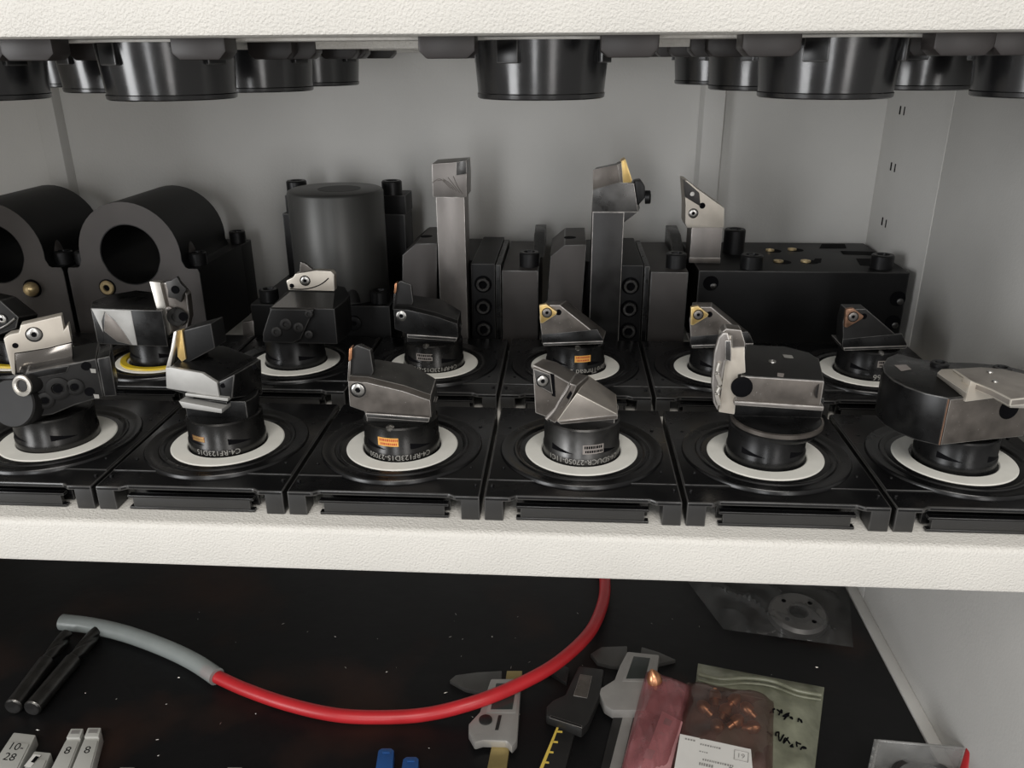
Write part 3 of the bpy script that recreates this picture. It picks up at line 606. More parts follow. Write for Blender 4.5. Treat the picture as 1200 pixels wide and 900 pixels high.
G().prism(pp([(351, 320), (352, 307), (357, 309), (366, 316)], RY-8.5), (0, 3, 0)).obj('insert', 'tool_grey', t, 0.2)
for x, y, r in ((335, 380, 3.4), (350, 384, 3.0), (324, 389, 3.0), (362, 368, 2.4), (362, 392, 2.4)):
    q = pt(x, y, RY-22.7); G().lathe([(r*1.1, -0.3), (r*1.1, 0.5), (r*0.85, 0.9), (r*0.5, 0.9), (r*0.42, 0.3)], q, (0, -1, 0.1), 22, hexfrom=4).obj('screw', 'black_oxide_matte', t)

# --- R5, R6, R7: threading tools with triangular inserts
def threader(k, label, insm, facem, stick):
    t = tool('threading_tool', label, k, 'R'); X = RX(k); off = Vector((X-RX(3), 0, 0)); x0 = RX(3)
    sh = lambda pts: [q+off for q in pts]
    collar(t, 31.5, 19.4, 'black_oxide')
    h = G().loft(sh(pp([(632, 372), (634, 357.5), (656, 357.5), (707, 398), (707, 401), (636, 403), (634.5, 390)], RY-13)), sh(pp([(640, 366), (642, 352), (664, 352), (710, 388), (710, 391), (642, 392), (641, 382)], RY+10))).obj('head', facem, t, 0.5)
    G().prism(sh(pp([(634.5, 392), (700, 386), (707, 398), (707, 401.5), (635, 403.5)], RY-13.3)), (0, 2, 0)).obj('lower_band', 'black_oxide', h, 0.3)
    G().prism(sh(pp([(636, 402), (707, 399.5), (706, 403), (637, 405.5)], RY-14.5)), (0, 26, 0)).obj('ledge', 'dark_steel', t, 0.4)
    i = G().prism(sh(pp([(632, 358), (640, 356.5), (653, 366), (651.5, 369), (636, 379), (633, 378.5)], RY-15.6)), (0, 3.2, 0)).obj('triangular_insert', insm, t, 0.5)
    c = pt(641, 366.5, RY-15.6)+off
    torx(c, 2.7, (0, -1, 0), i, 'shank_steel')
    G().lathe([(1.9, 0), (1.9, 0.2)], pt(654.5, 366, RY-13.1)+off, (0, -1, 0), 14).obj('relief_hole', 'ink', t)
    G().lathe([(2.0, 0), (1.9, 0.8), (0.9, 1.1)], Vector((X+1, RY-17.2, 31.2)), (0.3, -0.5, 1), 14).obj('locating_pin', 'screw_steel', t)
    if stick: collar_label(X, RY, BZ+11.2, 18.9, 14, 10.5, 4.4, t, stick[0], stick[1])
    round_text('CoroThread 266', 5.2, X, RY, BZ+2.7, 19.4, {3: 26, 4: 44, 5: 46}[k], t)
    return t
threader(3, 'grey threading tool with gold triangular insert and orange sticker', 'gold_insert', 'tool_grey', ('label_orange', 'label_red'))
threader(4, 'grey threading tool with gold triangular insert behind the pale upright blade', 'gold_insert', 'tool_grey', None)
threader(5, 'black threading tool with worn brown triangular insert', 'brown_insert', 'black_oxide_matte', ('label_grey', 'ink'))

# ------------------------------------------------------------------ holders at the back
# arched boring bar holders
def arch(cx, label):
    Y0, Y1 = 190.0, 272.0; zc, R, r = 70.0, 38.5, 22.0; hb = 60.0; hw = 50.5
    t = thing('boring_bar_holder', label, 'tool holder', (cx, 235, 0), 'arched holders at the back')
    out = [(hw, 0), (hw, hb-3), (hw-1, hb)]
    # shoulders, fillet, round head
    out += [(42.5, hb), (40.5, hb+1), (39.6, hb+3)]
    a0 = math.asin(-4/R)
    for i in range(25): a = a0+(math.pi-2*a0)*i/24; out.append((R*math.cos(a), zc+R*math.sin(a)))
    out += [(-39.6, hb+3), (-40.5, hb+1), (-42.5, hb), (-(hw-1), hb), (-hw, hb-3), (-hw, 0)]
    # bore: outline split so the hole is real; strip from outline to bore
    fine = []
    for i, (x, z) in enumerate(out):
        x2, z2 = out[(i+1) % len(out)]; n = max(1, int(math.hypot(x2-x, z2-z)/5))
        fine += [(x+(x2-x)*k/n, z+(z2-z)*k/n) for k in range(n)]
    out = fine
    N = len(out); g = G(); vs = []; fs = []
    hole = []
    for (x, z) in out:
        a = math.atan2(z-zc, x)
        if z <= hb+0.01:      # base part: spread evenly round the lower half of the bore
            path = abs(x) if z < 0.01 else (hw+z if abs(x) > hw-0.5 else hw+hb+(hw-abs(x)))
            b = -90+58*path/(hw+hb+8); a = math.radians(b if x >= 0 else 180-b)
        hole.append((r*math.cos(a), zc+r*math.sin(a)))
    for Y in (Y0, Y1):
        vs += [(cx+x, Y, z) for x, z in out]+[(cx+x, Y, z) for x, z in hole]
    for i in range(N):
        j = (i+1) % N
        fs += [(i, j, N+j, N+i), (2*N+i, 3*N+i, 3*N+j, 2*N+j), (i, 2*N+i, 2*N+j, j), (N+i, N+j, 3*N+j, 3*N+i)]
    body = g.add(vs, fs).obj('body', 'block_black', t)
    # milled front face
    g = G(); vs = [(cx+x*0.992, Y0-0.25, max(z, 0.6)) for x, z in out]+[(cx+x*1.03, Y0-0.25, zc+(z-zc)*1.03) for x, z in hole]
    g.add(vs, [(i, (i+1) % N, N+(i+1) % N, N+i) for i in range(N)]).obj('milled_face', 'block_brown', t)
    # back base block wider than the head
    G().box(cx-hw, cx+hw, Y1+0.1, 296, 0, hb).obj('rear_block', 'block_black', t, 0.8)
    for sx in (-1, 1):
        for y in (Y0+14, 284):
            screw((cx+sx*(hw-6.5), y, hb), 6.6, 9.5, name='cap_screw', parent=t)
        # spotface relief in the round head; paler tone stands in for its reflection
        G().lathe([(8.4, 0), (8.0, 10), (6.2, 18), (3.4, 23), (0.6, 25)], (cx+sx*(hw-16.2), Y0+17, hb+0.2), (-sx*0.2, 0.12, 1), 28).obj('spotface_relief', 'block_brown', t)
    return t
cx2 = (pt(95, 310, 190).x+pt(215, 310, 190).x)/2
arch(cx2, 'arched black boring bar holder with brass ring screw beside the cylinder')
o1 = arch(cx2-104.0, 'arched black boring bar holder with brass ball plug, cut by picture edge')
q = pt(126, 337, 189.6); b2 = [o for o in bpy.data.objects if o.get('label', '').startswith('arched black boring bar holder with brass ring')][0]
G().lathe([(6.4, 0), (6.4, 0.3), (5.4, 0.3)], q, (0, -1, 0), 26).obj('screw_seat', 'ink', b2)
G().lathe([(5.4, 0), (5.4, 1.0), (4.6, 1.9), (2.6, 1.9), (2.2, 1.0), (2.2, 0)], q, (0, -1, 0), 26, closed=True).obj('brass_ring', 'brass', b2)
G().lathe([(2.2, 0.6), (2.2, 0.75)], q, (0, -1, 0), 16).obj('brass_bore', 'ink', b2)
q = pt(38, 338, 189.6)
G().lathe([(7, 0), (7, 0.3)], q, (0, -1, 0), 26).obj('screw_seat', 'ink', o1)
G().lathe([(4.6, 0), (5.3, 2.0), (5.5, 4), (4.6, 6.6), (2.6, 8.2), (0.5, 8.6)], q, (0.35, -1, 0.1), 26).obj('brass_plug', 'brass', o1)

# upright grey cylinder holder
cx = pt(396, 260, 218).x
t = thing('cylinder_holder', 'grey upright cylinder on black block with tall cap screws', 'tool holder', (cx, 230, 0))
zt = pt(395, 221, 218).z; rr = (pt(450, 260, 218).x-pt(342, 260, 218).x)/2
G().lathe([(rr*0.99, 30), (rr, 34), (rr, zt-2), (rr-0.8, zt-0.6), (rr-2, zt), (2, zt)], (cx, 218, 0), seg=64).obj('cylinder', 'grey_cylinder', t)
G().lathe([(rr*0.45, zt), (rr*0.45, zt+0.15), (rr*0.42, zt+0.15)], (cx+3, 218, 0), seg=40).obj('cap_mark', 'black_oxide_matte', t)
zb = pt(400, 358, 183).z
xl, xr = pt(296, 380, 183).x, pt(458, 380, 183).x
bb = G().box(xl, xr, 183, 292, 0, zb).obj('base_block', 'block_black', t, 0.8)
G().box(pt(338, 300, 262).x, pt(478, 300, 262).x, 258, 290, zb, pt(460, 250, 262).z).obj('rear_block', 'block_black', t, 0.8)
xa = pt(346, 215, 250).x; za = pt(346, 230, 250).z; xb = pt(459, 215, 250).x
zr = pt(460, 250, 262).z
for bx, bw in ((347.5, 8), (459, 8)):
    X0 = pt(bx, 215, 268).x; z1 = pt(bx, 229, 260).z
    G().box(X0-8, X0+(8 if bx < 400 else 12), 260, 288, zr-0.5, z1).obj('bolt_post', 'block_black', t, 0.6)
    screw((X0, 268, z1), 8, pt(bx, 212.5, 262).z-z1, name='cap_screw', parent=t)
for x in (xl+11, xr-9): screw((x, 194, zb), 7.0, 9, name='cap_screw', parent=t)
G().lathe([(8, 0), (8, 10), (5, 16)], (cx+12, 190, zb), (0, 0.4, 1), 24).obj('spotface_relief', 'black_oxide_matte', t)
torx(pt(415, 379, 182.9), 5, (0, -1, 0), t, 'screw_black', 'set_screw')
bs = G().prism(pp([(283, 378), (297, 376), (298, 394), (285, 397)], 182), (0, 4, 0)).obj('nickel_fitting', 'shank_steel', t, 0.4)

# square shank holders, two alike
def shank_holder(dx, label):
    x0 = -47.0; Yf = 190.0
    t = thing('shank_holder', label, 'tool holder', (-27+dx, 240, 0), 'square shank holders at the back')
    off = Vector((dx, 0, 0)); sh = lambda p: [q+off for q in p]
    F = pp([(471.5, 299), (487, 285.5), (512, 285), (512, 420), (471.5, 420)], Yf)
    for q in F[3:]: q.z = 0
    G().prism(sh(F), (0, 62, 0)).obj('clamp_jaw', 'block_brown', t, 0.7)
    xa = pt(513, 300, Yf).x+dx; xp0 = pt(552, 340, Yf).x+dx; xp1 = pt(580, 340, Yf).x+dx; xb0 = pt(588, 340, Yf).x+dx; xb1 = pt(631, 340, Yf).x+dx
    ztb = pt(610, 317, Yf).z; ztp = pt(565, 310, Yf).z
    G().box(xa, xp0, 213, 290, 0, ztp-2).obj('seat_block', 'block_black', t, 0.6)
    pl = G().box(xp0, xp1, Yf+2, 288, 0, ztp).obj('screw_plate', 'block_black', t, 0.6)
    G().box(xp1+0.6, xb0-0.6, Yf+1, 280, 0, ztp-0.5).obj('gib', 'black_oxide', t, 0.4)
    G().box(xb0, xb1, Yf, 292, 0, ztb).obj('body', 'block_brown', t, 0.8)
    G().prism([(xb1-6, 232, ztb), (xb1-6, 292, ztb), (xb1-6, 292, ztb+14), (xb1-6, 262, ztb+12), (xb1-6, 240, ztb+2)], (9, 0, 0)).obj('rear_wing', 'black_oxide', t, 0.8)
    screw(((xb0+xb1)/2+6, 205, ztb), 7.2, 10.5, name='cap_screw', parent=t)
    xc = (xp0+xp1)/2
    for z in (ztp-15, ztp-32, ztp-49):
        G().lathe([(6.4, 0), (6.4, 0.3), (5.6, 0.3)], (xc, Yf+2, z), (0, -1, 0), 26).obj('screw_seat', 'ink', pl)
        screw((xc, Yf+2, z), 5.2, 2.4, (0, -1, 0), 'clamp_screw', 'dark_steel', t)
    G().lathe([(4.5, 0), (4.5, 0.25)], (pt(500, 281, 215).x+dx, 215, F[1].z), (0, 0, 1), 24).obj('top_hole', 'ink', t)
    return t
DX = pt(645, 297, 190).x-pt(471.5, 299, 190).x
shank_holder(0, 'dark square shank holder gripping the tall bright shank')
shank_holder(DX, 'dark square shank holder gripping the dark shank with gold insert')

# shank 1: bright parting shank
Ys = 187.0
x0, x1 = pt(513, 320, Ys).x, pt(546, 320, Ys).x
t = thing('turning_shank', 'tall bright square turning shank with rough milled top', 'turning tool', ((x0+x1)/2, Ys+12, 0), 'square shanks standing in the holders')
zt = pt(530, 191, Ys).z; zh = pt(530, 231, Ys).z
G().box(x0+0.7, x1+0.3, Ys, Ys+25, 0, zh).obj('shank', 'shank_steel', t, 0.5)
hd = G().prism(pp([(506, 192), (535, 190), (546, 189), (547, 205), (547, 231), (507, 231)], Ys-1), (0, 26, 0)).obj('head', 'shank_steel', t, 0.5)
G().prism(pp([(534.5, 190), (546.5, 188), (547, 204), (534.5, 206)], Ys-1.8), (0, 14, 0)).obj('insert', 'dark_steel', t, 0.3)
for i in range(5):
    G().tube([pt(507+i*6, 214-i*2, Ys-1.05), pt(516+i*5, 210+i*2, Ys-1.05), pt(528+i*3.5, 221+i*1.6, Ys-1.05)], 0.28, 6, 4).obj('milling_mark', 'tool_grey', hd)
# shank 2: dark shank with gold insert
x0, x1 = pt(692, 330, Ys).x, pt(728, 330, Ys).x
t = thing('turning_shank', 'dark square turning shank with flared head and gold insert', 'turning tool', ((x0+x1)/2, Ys+12, 0), 'square shanks standing in the holders')
zh = pt(715, 248, Ys).z
G().box(x0, x1, Ys, Ys+25, 0, zh-0.2).obj('shank', 'shank_dark', t, 0.5)
G().loft(pp([(725, 268), (730, 262), (748, 248.5), (725, 248.5)], Ys+0.3), pp([(727, 262), (732, 257), (749.5, 244), (727, 244)], Ys+24.5)).obj('neck', 'shank_dark', t, 0.2)
hd = G().loft(pp([(693, 248.5), (748, 248.5), (743, 215), (726, 213.5), (723.5, 193), (695, 199)], Ys-1), pp([(697, 244), (750, 244), (745, 212), (730, 210), (727, 190), (699, 196)], Ys+24)).obj('head', 'dark_steel', t, 0.4)
G().prism(pp([(695, 199), (723.5, 193), (727, 213.5), (694.5, 222.5)], Ys-1.35), (0, 1, 0)).obj('ground_facet', 'tool_grey', hd, 0.1)
G().prism(pp([(728, 189), (733, 186), (741, 211), (740, 214), (730, 214.5)], Ys-2), (0, 12, 0)).obj('insert', 'gold_insert', t, 0.4)
G().prism(pp([(723.5, 193), (728, 191), (731, 214), (727, 214)], Ys-1.6), (0, 12, 0)).obj('shim', 'tool_grey', t, 0.2)
c = G().prism(pp([(743, 212), (751, 211), (756, 218), (756, 232), (748, 241), (746.5, 236)], Ys+4), (0, 10, 0)).obj('clamp_arm', 'screw_black', t, 1.0)
G().lathe([(4.6, 0), (4.6, 3.2), (3.9, 3.8), (2.4, 3.8), (2.2, 2)], pt(756, 231, Ys+8), (1, -0.15, 0.05), 24, hexfrom=4).obj('clamp_screw', 'screw_black', c)

# big black block with bolts, and the third shank
Yb0 = 208.0; zt = pt(940, 318, Yb0).z
x0, x1 = pt(817, 340, Yb0).x, pt(1064, 335, Yb0).x
t = thing('block_holder', 'large black rectangular tool block with cap screws and brass plugs', 'tool holder', ((x0+x1)/2, 258, 0))
bb = G().box(x0, x1, Yb0, 308, 0, zt).obj('body', 'block_black', t, 1.0)
for x, y, h in ((882, 316, 10), (1036, 316, 10)):
    q = pz(x, y, zt); screw(q+Vector((0, 6, 0)), 8.0, h, name='cap_screw', parent=t)
q = pz(859, 296, zt); screw(q, 8.2, 19, name='cap_screw', parent=t)
for (x, y, r) in ((912, 307, 6), (944, 307, 6), (902, 294, 5.5), (928, 293, 5.5)):
    q = pz(x, y, zt); p = G().lathe([(r*1.1, 0), (r*1.1, 0.15)], q+Vector((3, 0, 0)), (0, 0, 1), 24).obj('counterbore', 'ink', t)
    G().lathe([(r*0.62, 0.1), (r*0.62, 1.3), (r*0.35, 1.3), (r*0.3, 0.5)], q, (0, 0, 1), 20).obj('brass_plug', 'brass', p)
for pts in (((955, 303), (963, 303), (962, 308), (952, 308)), ((963, 286), (990, 286), (992, 291), (960, 291)), ((985, 294), (1025, 295), (1027, 299), (988, 298)), ((1003, 303), (1022, 303), (1028, 312), (1008, 311))):
    G().prism([pz(x, y, zt+0.12) for x, y in pts], (0, 0, 0.1)).obj('milled_pocket', 'ink', t)
for x, y in ((833, 332), (1052, 350), (1046, 378)):
    q = pt(x, y, Yb0-0.1); p = G().lathe([(5.6, 0), (5.6, 0.2)], q, (0, -1, 0), 22).obj('side_hole', 'ink', t)
    G().lathe([(2.4, 0.2), (1.6, 0.7)], q+Vector((2.2, 0, -2.2)), (0, -1, 0), 12).obj('plug', 'dark_steel', p)

Y3 = 232.0; x0, x1 = pt(809, 290, Y3).x, pt(845, 290, Y3).x
t = thing('turning_shank', 'short bright shank with dark diamond insert standing on the black block', 'turning tool', ((x0+x1)/2, Y3+12, zt), 'square shanks standing in the holders')
zh = pt(825, 264, Y3).z
G().box(x0, x1, Y3, Y3+24, zt, zh).obj('shank', 'shank_steel', t, 0.5)
G().box(x0-0.2, x1+0.2, Y3-0.6, Y3+1, zt, zt+4).obj('foot_band', 'tool_grey', t, 0.2)
hd = G().prism(pp([(803, 262), (803.5, 240), (801.5, 211), (806, 212), (818, 222), (849, 244), (848.5, 267), (805, 267)], Y3-1), (0, 24, 0)).obj('head', 'satin_nickel', t, 0.5)
i = G().prism(pp([(801.5, 210.5), (819.5, 226), (821, 242), (803, 231)], Y3-2), (0, 4, 0)).obj('diamond_insert', 'carbide', t, 0.4)
G().lathe([(1.9, 0), (1.6, 0.7), (0.6, 0.7)], pt(811, 227, Y3-2.1), (0, -1, 0), 18).obj('insert_screw', 'screw_steel', i)
G().lathe([(2.2, 0), (2.2, 0.3)], pt(823, 241, Y3-1), (0, -1, 0), 16).obj('relief_hole', 'ink', hd)
torx(pt(812.5, 250, Y3-1), 3.0, (0, -1, 0), hd)

# ------------------------------------------------------------------ lower compartment
def pf(x, y, h=0.0): return pz(x, y, ZF+h)
def flat(pts, h0, h1): return G().prism([pf(x, y, h1) for x, y in pts], (0, 0, h0-h1))
# hose
hp = [(240, 786), (252, 792), (290, 809), (340, 826), (395, 838), (450, 840.5), (500, 837), (550, 825), (600, 806), (650, 779), (688, 745), (704, 715), (709, 688), (705, 660), (690, 630)]
hz = [6, 6, 5.4, 5, 5, 5, 6, 13, 15, 15, 12, 8, 6, 5.2, 5]
t = thing('hose', 'red rubber hose with translucent white sleeve on its end', 'hose', pf(400, 838))
G().tube([pf(x, y, h+0.2) for (x, y), h in zip(hp, hz)], 4.7, 18, 8).obj('red_hose', 'rubber_red', t)
sl = G().tube([pf(x, y, h) for x, y, h in ((73, 729, 7), (108, 733.5, 7), (150, 743.5, 7), (195, 760, 7), (228, 776, 7), (254, 793, 7))], 6.4, 20, 8).obj('sleeve', 'milky_sleeve', t)
a = pf(73, 729, 7); b = pf(108, 733.5, 7); G().lathe([(4.2, 0), (4.2, 0.3)], a, a-b, 20).obj('sleeve_bore', 'tool_grey', sl)
# end mills
def mill(e, s, f, label):
    t = thing('end_mill', label, 'end mill', pf(e[0], e[1]), 'end mills lying under the sleeve')
    A, B, C = pf(*e, 6.2), pf(*s, 6.2), pf(*f, 6.2); ax = (B-A).normalized(); L = (B-A).length; L2 = (C-A).length
    G().lathe([(5.2, 0), (6.0, 0.8), (6.0, L-1), (5.2, L)], A, ax, 30).obj('shank', 'mill_dark', t)
    G().lathe([(5.0, -0.1), (5.0, 0.05)], A, ax, 30).obj('shank_end', 'dark_steel', t)
    G().lathe([(5.9, 0.7), (6.06, 0.9), (6.06, 1.3), (5.9, 1.5)], A, ax, 30, closed=True).obj('chamfer', 'screw_steel', t)
    q = Vector((0, 0, 1)).rotation_difference(ax); vs = []; fs = []; n = 24; seg = 24
    for i in range(n+1):
        h = L-0.3+(L2-L)*i/n
        for k in range(seg):
            a = 2*math.pi*k/seg; r = 5.2-2.0*max(0, math.cos(2*(a-i*0.16)))**2; vs.append(A+q @ Vector((r*math.cos(a), r*math.sin(a), h)))
    for i in range(n):
        for k in range(seg): m = (k+1) % seg; fs.append((i*seg+k, i*seg+m, (i+1)*seg+m, (i+1)*seg+k))
    fs += [list(range(seg)), list(range(n*seg, n*seg+seg))]
    G().add(vs, fs).obj('flutes', 'mill_dark', t)
mill((15, 829), (55, 775), (83, 744), 'dark end mill nearer the left cabinet wall under the sleeve')
mill((37, 831), (86, 773), (122, 740), 'dark end mill lying beside the other, nearer the brown stain')

# pale plastic insert boxes, lower left
def ibox(c, d, label, mark, cap=True):
    """c: far-end corners left/right in pixels; d: near-end corners"""
    t = thing('insert_box', label, 'insert box', pf((c[0][0]+c[1][0])/2, (c[0][1]+c[1][1])/2), 'pale insert boxes')
    p = [c[0], c[1], d[1], d[0]]; h = 9.0
    T = [pf(x, y, h) for x, y in p]
    G().prism(T, (0, 0, -h)).obj('body', 'box_plastic', t, 0.9)
    lerp = lambda u, v, hh: (T[0]*(1-u)+T[1]*u)*(1-v)+(T[3]*(1-u)+T[2]*u)*v+Vector((0, 0, hh))
    if cap:
        G().prism([lerp(u, v, 1.6) for u, v in ((0.04, -0.04), (0.96, -0.04), (0.96, 0.16), (0.04, 0.16))], (0, 0, -3)).obj('latch', 'box_plastic', t, 0.5)
        G().prism([lerp(u, v, 1.75) for u, v in ((0.2, 0.0), (0.8, 0.0), (0.8, 0.08), (0.2, 0.08))], (0, 0, 0.1)).obj('latch_window', 'caliper_grey', t)
    G().prism([lerp(u, v, 0.9) for u, v in ((0.06, 0.22), (0.94, 0.22), (0.94, 0.97), (0.06, 0.97))], (0, 0, -1.2)).obj('lid', 'box_plastic', t, 0.4)
    ux = (T[1]-T[0]).normalized(); vy = (T[0]-T[3]).normalized(); cc = lerp(0.5, 0.42, 0.95)
    if mark: text(mark, 8.5, lambda u, v: cc+ux*u+vy*v, t, 'ink', 'handwriting')
    return t
ibox([(58+24, 858), (98, 858)], [(52, 915), (76, 915)], 'pale insert box marked 8 beside its twin, on the stain side', '8')
ibox([(102, 857), (119, 857)], [(78, 915), (104, 915)], 'pale insert box marked 8 standing nearest the rubber hose', '8')
ibox([(16, 858), (42, 861)], [(-22, 915), (14, 918)], 'wider pale insert box with two handwritten lines', '10-\n28', False)
ibox([(40, 880), (60, 882)], [(14, 925), (40, 928)], 'small pale insert box with a printed label', None, False)
o = [q for q in bpy.data.objects if q.get('label', '').startswith('small pale insert box')][0]
G().prism([pf(x, y, 10.2) for x, y in ((39, 884), (48, 885), (36, 899), (28, 898))], (0, 0, 0.1)).obj('label_sticker', 'paper', o)
G().prism([pf(x, y, 10.4) for x, y in ((42, 886), (46, 887), (40, 894), (36, 893))], (0, 0, 0.1)).obj('print', 'ink', o)
for x, lab in ((149, 'low pale box corner beside the two boxes marked 8'), (275, 'low pale box corner between the hose and the blue clips')):
    o = flat([(x-9, 899), (x+9, 899), (x+9, 915), (x-9, 915)], 0, 6).obj('insert_box', 'box_plastic', None, 0.8, origin=pf(x, 906)); tag(o, lab, 'insert box', 'pale insert boxes')
# blue clips
for (x, y, lab) in ((452, 876, 'blue plastic clip standing closer to the hose bottom'), (481, 886, 'blue plastic clip next to the calipers side, lower one')):
    t = thing('plastic_clip', lab, 'clip', pf(x, y+12), 'blue plastic clips')
    flat([(x-9, y+3), (x-5, y), (x+7, y), (x+10, y+3), (x+8, y+30), (x-13, y+30)], 0, 9).obj('body', 'blue_plastic', t, 1.4)
    flat([(x-4, y+3), (x+5, y+3), (x+5, y+6), (x-4, y+6)], 9, 10).obj('ridge', 'blue_plastic', t, 0.4)

# calipers
t = thing('caliper', 'digital caliper with grey housing and brass coloured beam under the hose', 'caliper', pf(585, 840), 'digital calipers')
flat([(527, 797), (534, 791), (560, 787.5), (588, 786), (588, 808), (568, 812), (545, 807)], 0, 3.5).obj('jaw', 'caliper_jaw', t, 0.6)
flat([(594, 786), (612, 786), (611, 800), (592, 800)], 0, 4).obj('fixed_jaw', 'scale_brass', t, 0.5)
flat([(579, 860), (599, 862), (590, 925), (566, 925)], 0, 4).obj('beam', 'scale_brass', t, 0.4)
h = flat([(575, 795), (611, 795), (606, 868), (600, 875), (594, 868), (566, 867), (556, 870), (549, 858), (549, 848), (562, 834), (566, 822)], 3, 10).obj('housing', 'caliper_grey', t, 1.6)
flat([(577.5, 797), (609.5, 797), (604.5, 835), (570, 835)], 10, 10.5).obj('display_frame', 'caliper_grey', h, 0.3)
flat([(581.5, 800.5), (605.5, 800.5), (600.5, 831), (575, 831)], 10.5, 10.9).obj('display', 'lcd', h, 0.2)
flat([(584, 838), (588, 838), (584, 855), (580, 855)], 10, 10.6).obj('grip_rib', 'caliper_dark', h, 0.2)
G().lathe([(4.5, 0), (4.5, 0.8), (3.8, 1.2)], pf(569, 844, 10), (0, 0, 1), 24).obj('thumb_button', 'caliper_dark', h)
t = thing('caliper', 'dark digital caliper with yellow graduated beam', 'caliper', pf(675, 820), 'digital calipers')
flat([(640, 776), (652, 776), (668, 783), (664, 800), (648, 790), (636, 782)], 0, 3.5).obj('jaw', 'caliper_dark', t, 0.6)
be = flat([(655, 846), (676, 850), (656, 925), (620, 925)], 0, 4).obj('beam', 'caliper_dark', t, 0.4)
flat([(654, 848), (656.5, 848), (627, 925), (622, 925)], 4, 4.2).obj('yellow_scale', 'yellow_paint', be)
for i in range(6):
    x = 653-i*5.2; y = 856+i*12; flat([(x, y), (x+6, y+0.6), (x+6, y+2.6), (x, y+2)], 4, 4.2).obj('graduation', 'yellow_paint', be)
h = flat([(678, 780), (708, 784), (704, 812), (690, 846), (682, 855), (640, 838), (640, 828), (648, 820), (662, 814)], 3, 11).obj('housing', 'caliper_dark', t, 1.6)
flat([(680, 790), (694, 792), (688, 818), (672, 815)], 11, 11.4).obj('display', 'tool_grey', h, 0.2)
flat([(645, 838), (682, 850), (682, 853), (644, 841)], 10.6, 11.4).obj('edge_strip', 'shank_dark', h, 0.2)
t = thing('caliper', 'grey digital caliper partly under the pink bag', 'caliper', pf(735, 800), 'digital calipers')
flat([(692, 766), (705, 758), (735, 757), (735, 782), (716, 780), (700, 776)], 0, 3.5).obj('jaw', 'caliper_jaw', t, 0.6)
flat([(752, 758), (772, 764), (792, 773), (770, 778), (750, 772)], 0, 3.5).obj('jaw', 'caliper_jaw', t, 0.6)
be = flat([(722, 826), (750, 830), (734, 925), (698, 925)], 0, 4).obj('beam', 'caliper_dark', t, 0.4)
flat([(732, 832), (744, 832), (722, 925), (708, 925)], 4, 4.3).obj('scale_strip', 'caliper_grey', be)
h = flat([(735, 763), (773, 767), (768, 800), (756, 832), (718, 832), (708, 826), (702, 812), (704, 806), (720, 796), (726, 780)], 3, 11).obj('housing', 'caliper_grey', t, 1.6)
flat([(739, 766), (766, 769), (760, 799), (729, 798)], 11, 11.5).obj('display_frame', 'caliper_grey', h, 0.3)
flat([(742.5, 769), (762, 771), (756, 795), (733.5, 795)], 11.5, 11.9).obj('display', 'lcd', h, 0.2)

# green zip bag (under the brown one)
rnd = random.Random(4)
def wr(seed, amp, bulge, edge=6, crease=0.8):
    r = random.Random(seed); W = [(r.uniform(4, 16), r.uniform(4, 16), r.uniform(0, 6), r.uniform(0.2, 1)) for _ in range(6)]
    def f(u, v):
        e = (1-abs(2*u-1)**edge)*(1-abs(2*v-1)**edge)
        w = sum(k*math.sin(a*u+b*v+c) for a, b, c, k in W)/3
        cr = sum(max(0, 1-abs(math.sin(a*0.5*u-b*0.5*v+c))*5)*k for a, b, c, k in W)*crease
        return max(0.0, e*(bulge+amp*w+cr)) + 0.05
    return f
def bag(name, label, px, hf, m, base, cat='bag'):
    cs = [pf(x, y, base) for x, y in px]
    t = thing(name, label, cat, (cs[0]+cs[2])/2-Vector((0, 0, base)))
    G().patch(*cs, hf).obj('film', m, t); return t, cs
t, cs = bag('zip_bag', 'greenish zip bag with handwriting lying behind the pink bag', [(818, 778), (966, 806), (952, 925), (800, 925)], wr(2, 3, 6), 'green_film', 0.2)
T = lambda u, v, h: (cs[0]*(1-u)+cs[1]*u)*(1-v)+(cs[3]*(1-u)+cs[2]*u)*v+Vector((0, 0, h))
G().tube([T(u, 0.15+0.03*math.sin(u*9), 6+2*math.sin(u*3)) for u in (0.02, 0.2, 0.4, 0.6, 0.8, 0.98)], 1.6, 10, 6).obj('zip_seal', 'green_film', t)
G().tube([T(u, 0.2+0.03*math.sin(u*9), 6+2*math.sin(u*3)) for u in (0.02, 0.2, 0.4, 0.6, 0.8, 0.98)], 0.9, 10, 6).obj('zip_seal', 'green_film', t)
for row, (v0, n, seed) in enumerate(((0.42, 5, 1), (0.62, 7, 5))):
    r = random.Random(seed)
    for i in range(n):
        u = 0.62+0.045*i*(1.2 if row == 0 else 1.0); pts = [T(u+r.uniform(-0.02, 0.03), v0+r.uniform(-0.035, 0.035)+0.02*i, 9.2) for _ in range(4)]
        G().tube(pts, 0.55, 6, 4).obj('handwriting', 'ink', t)
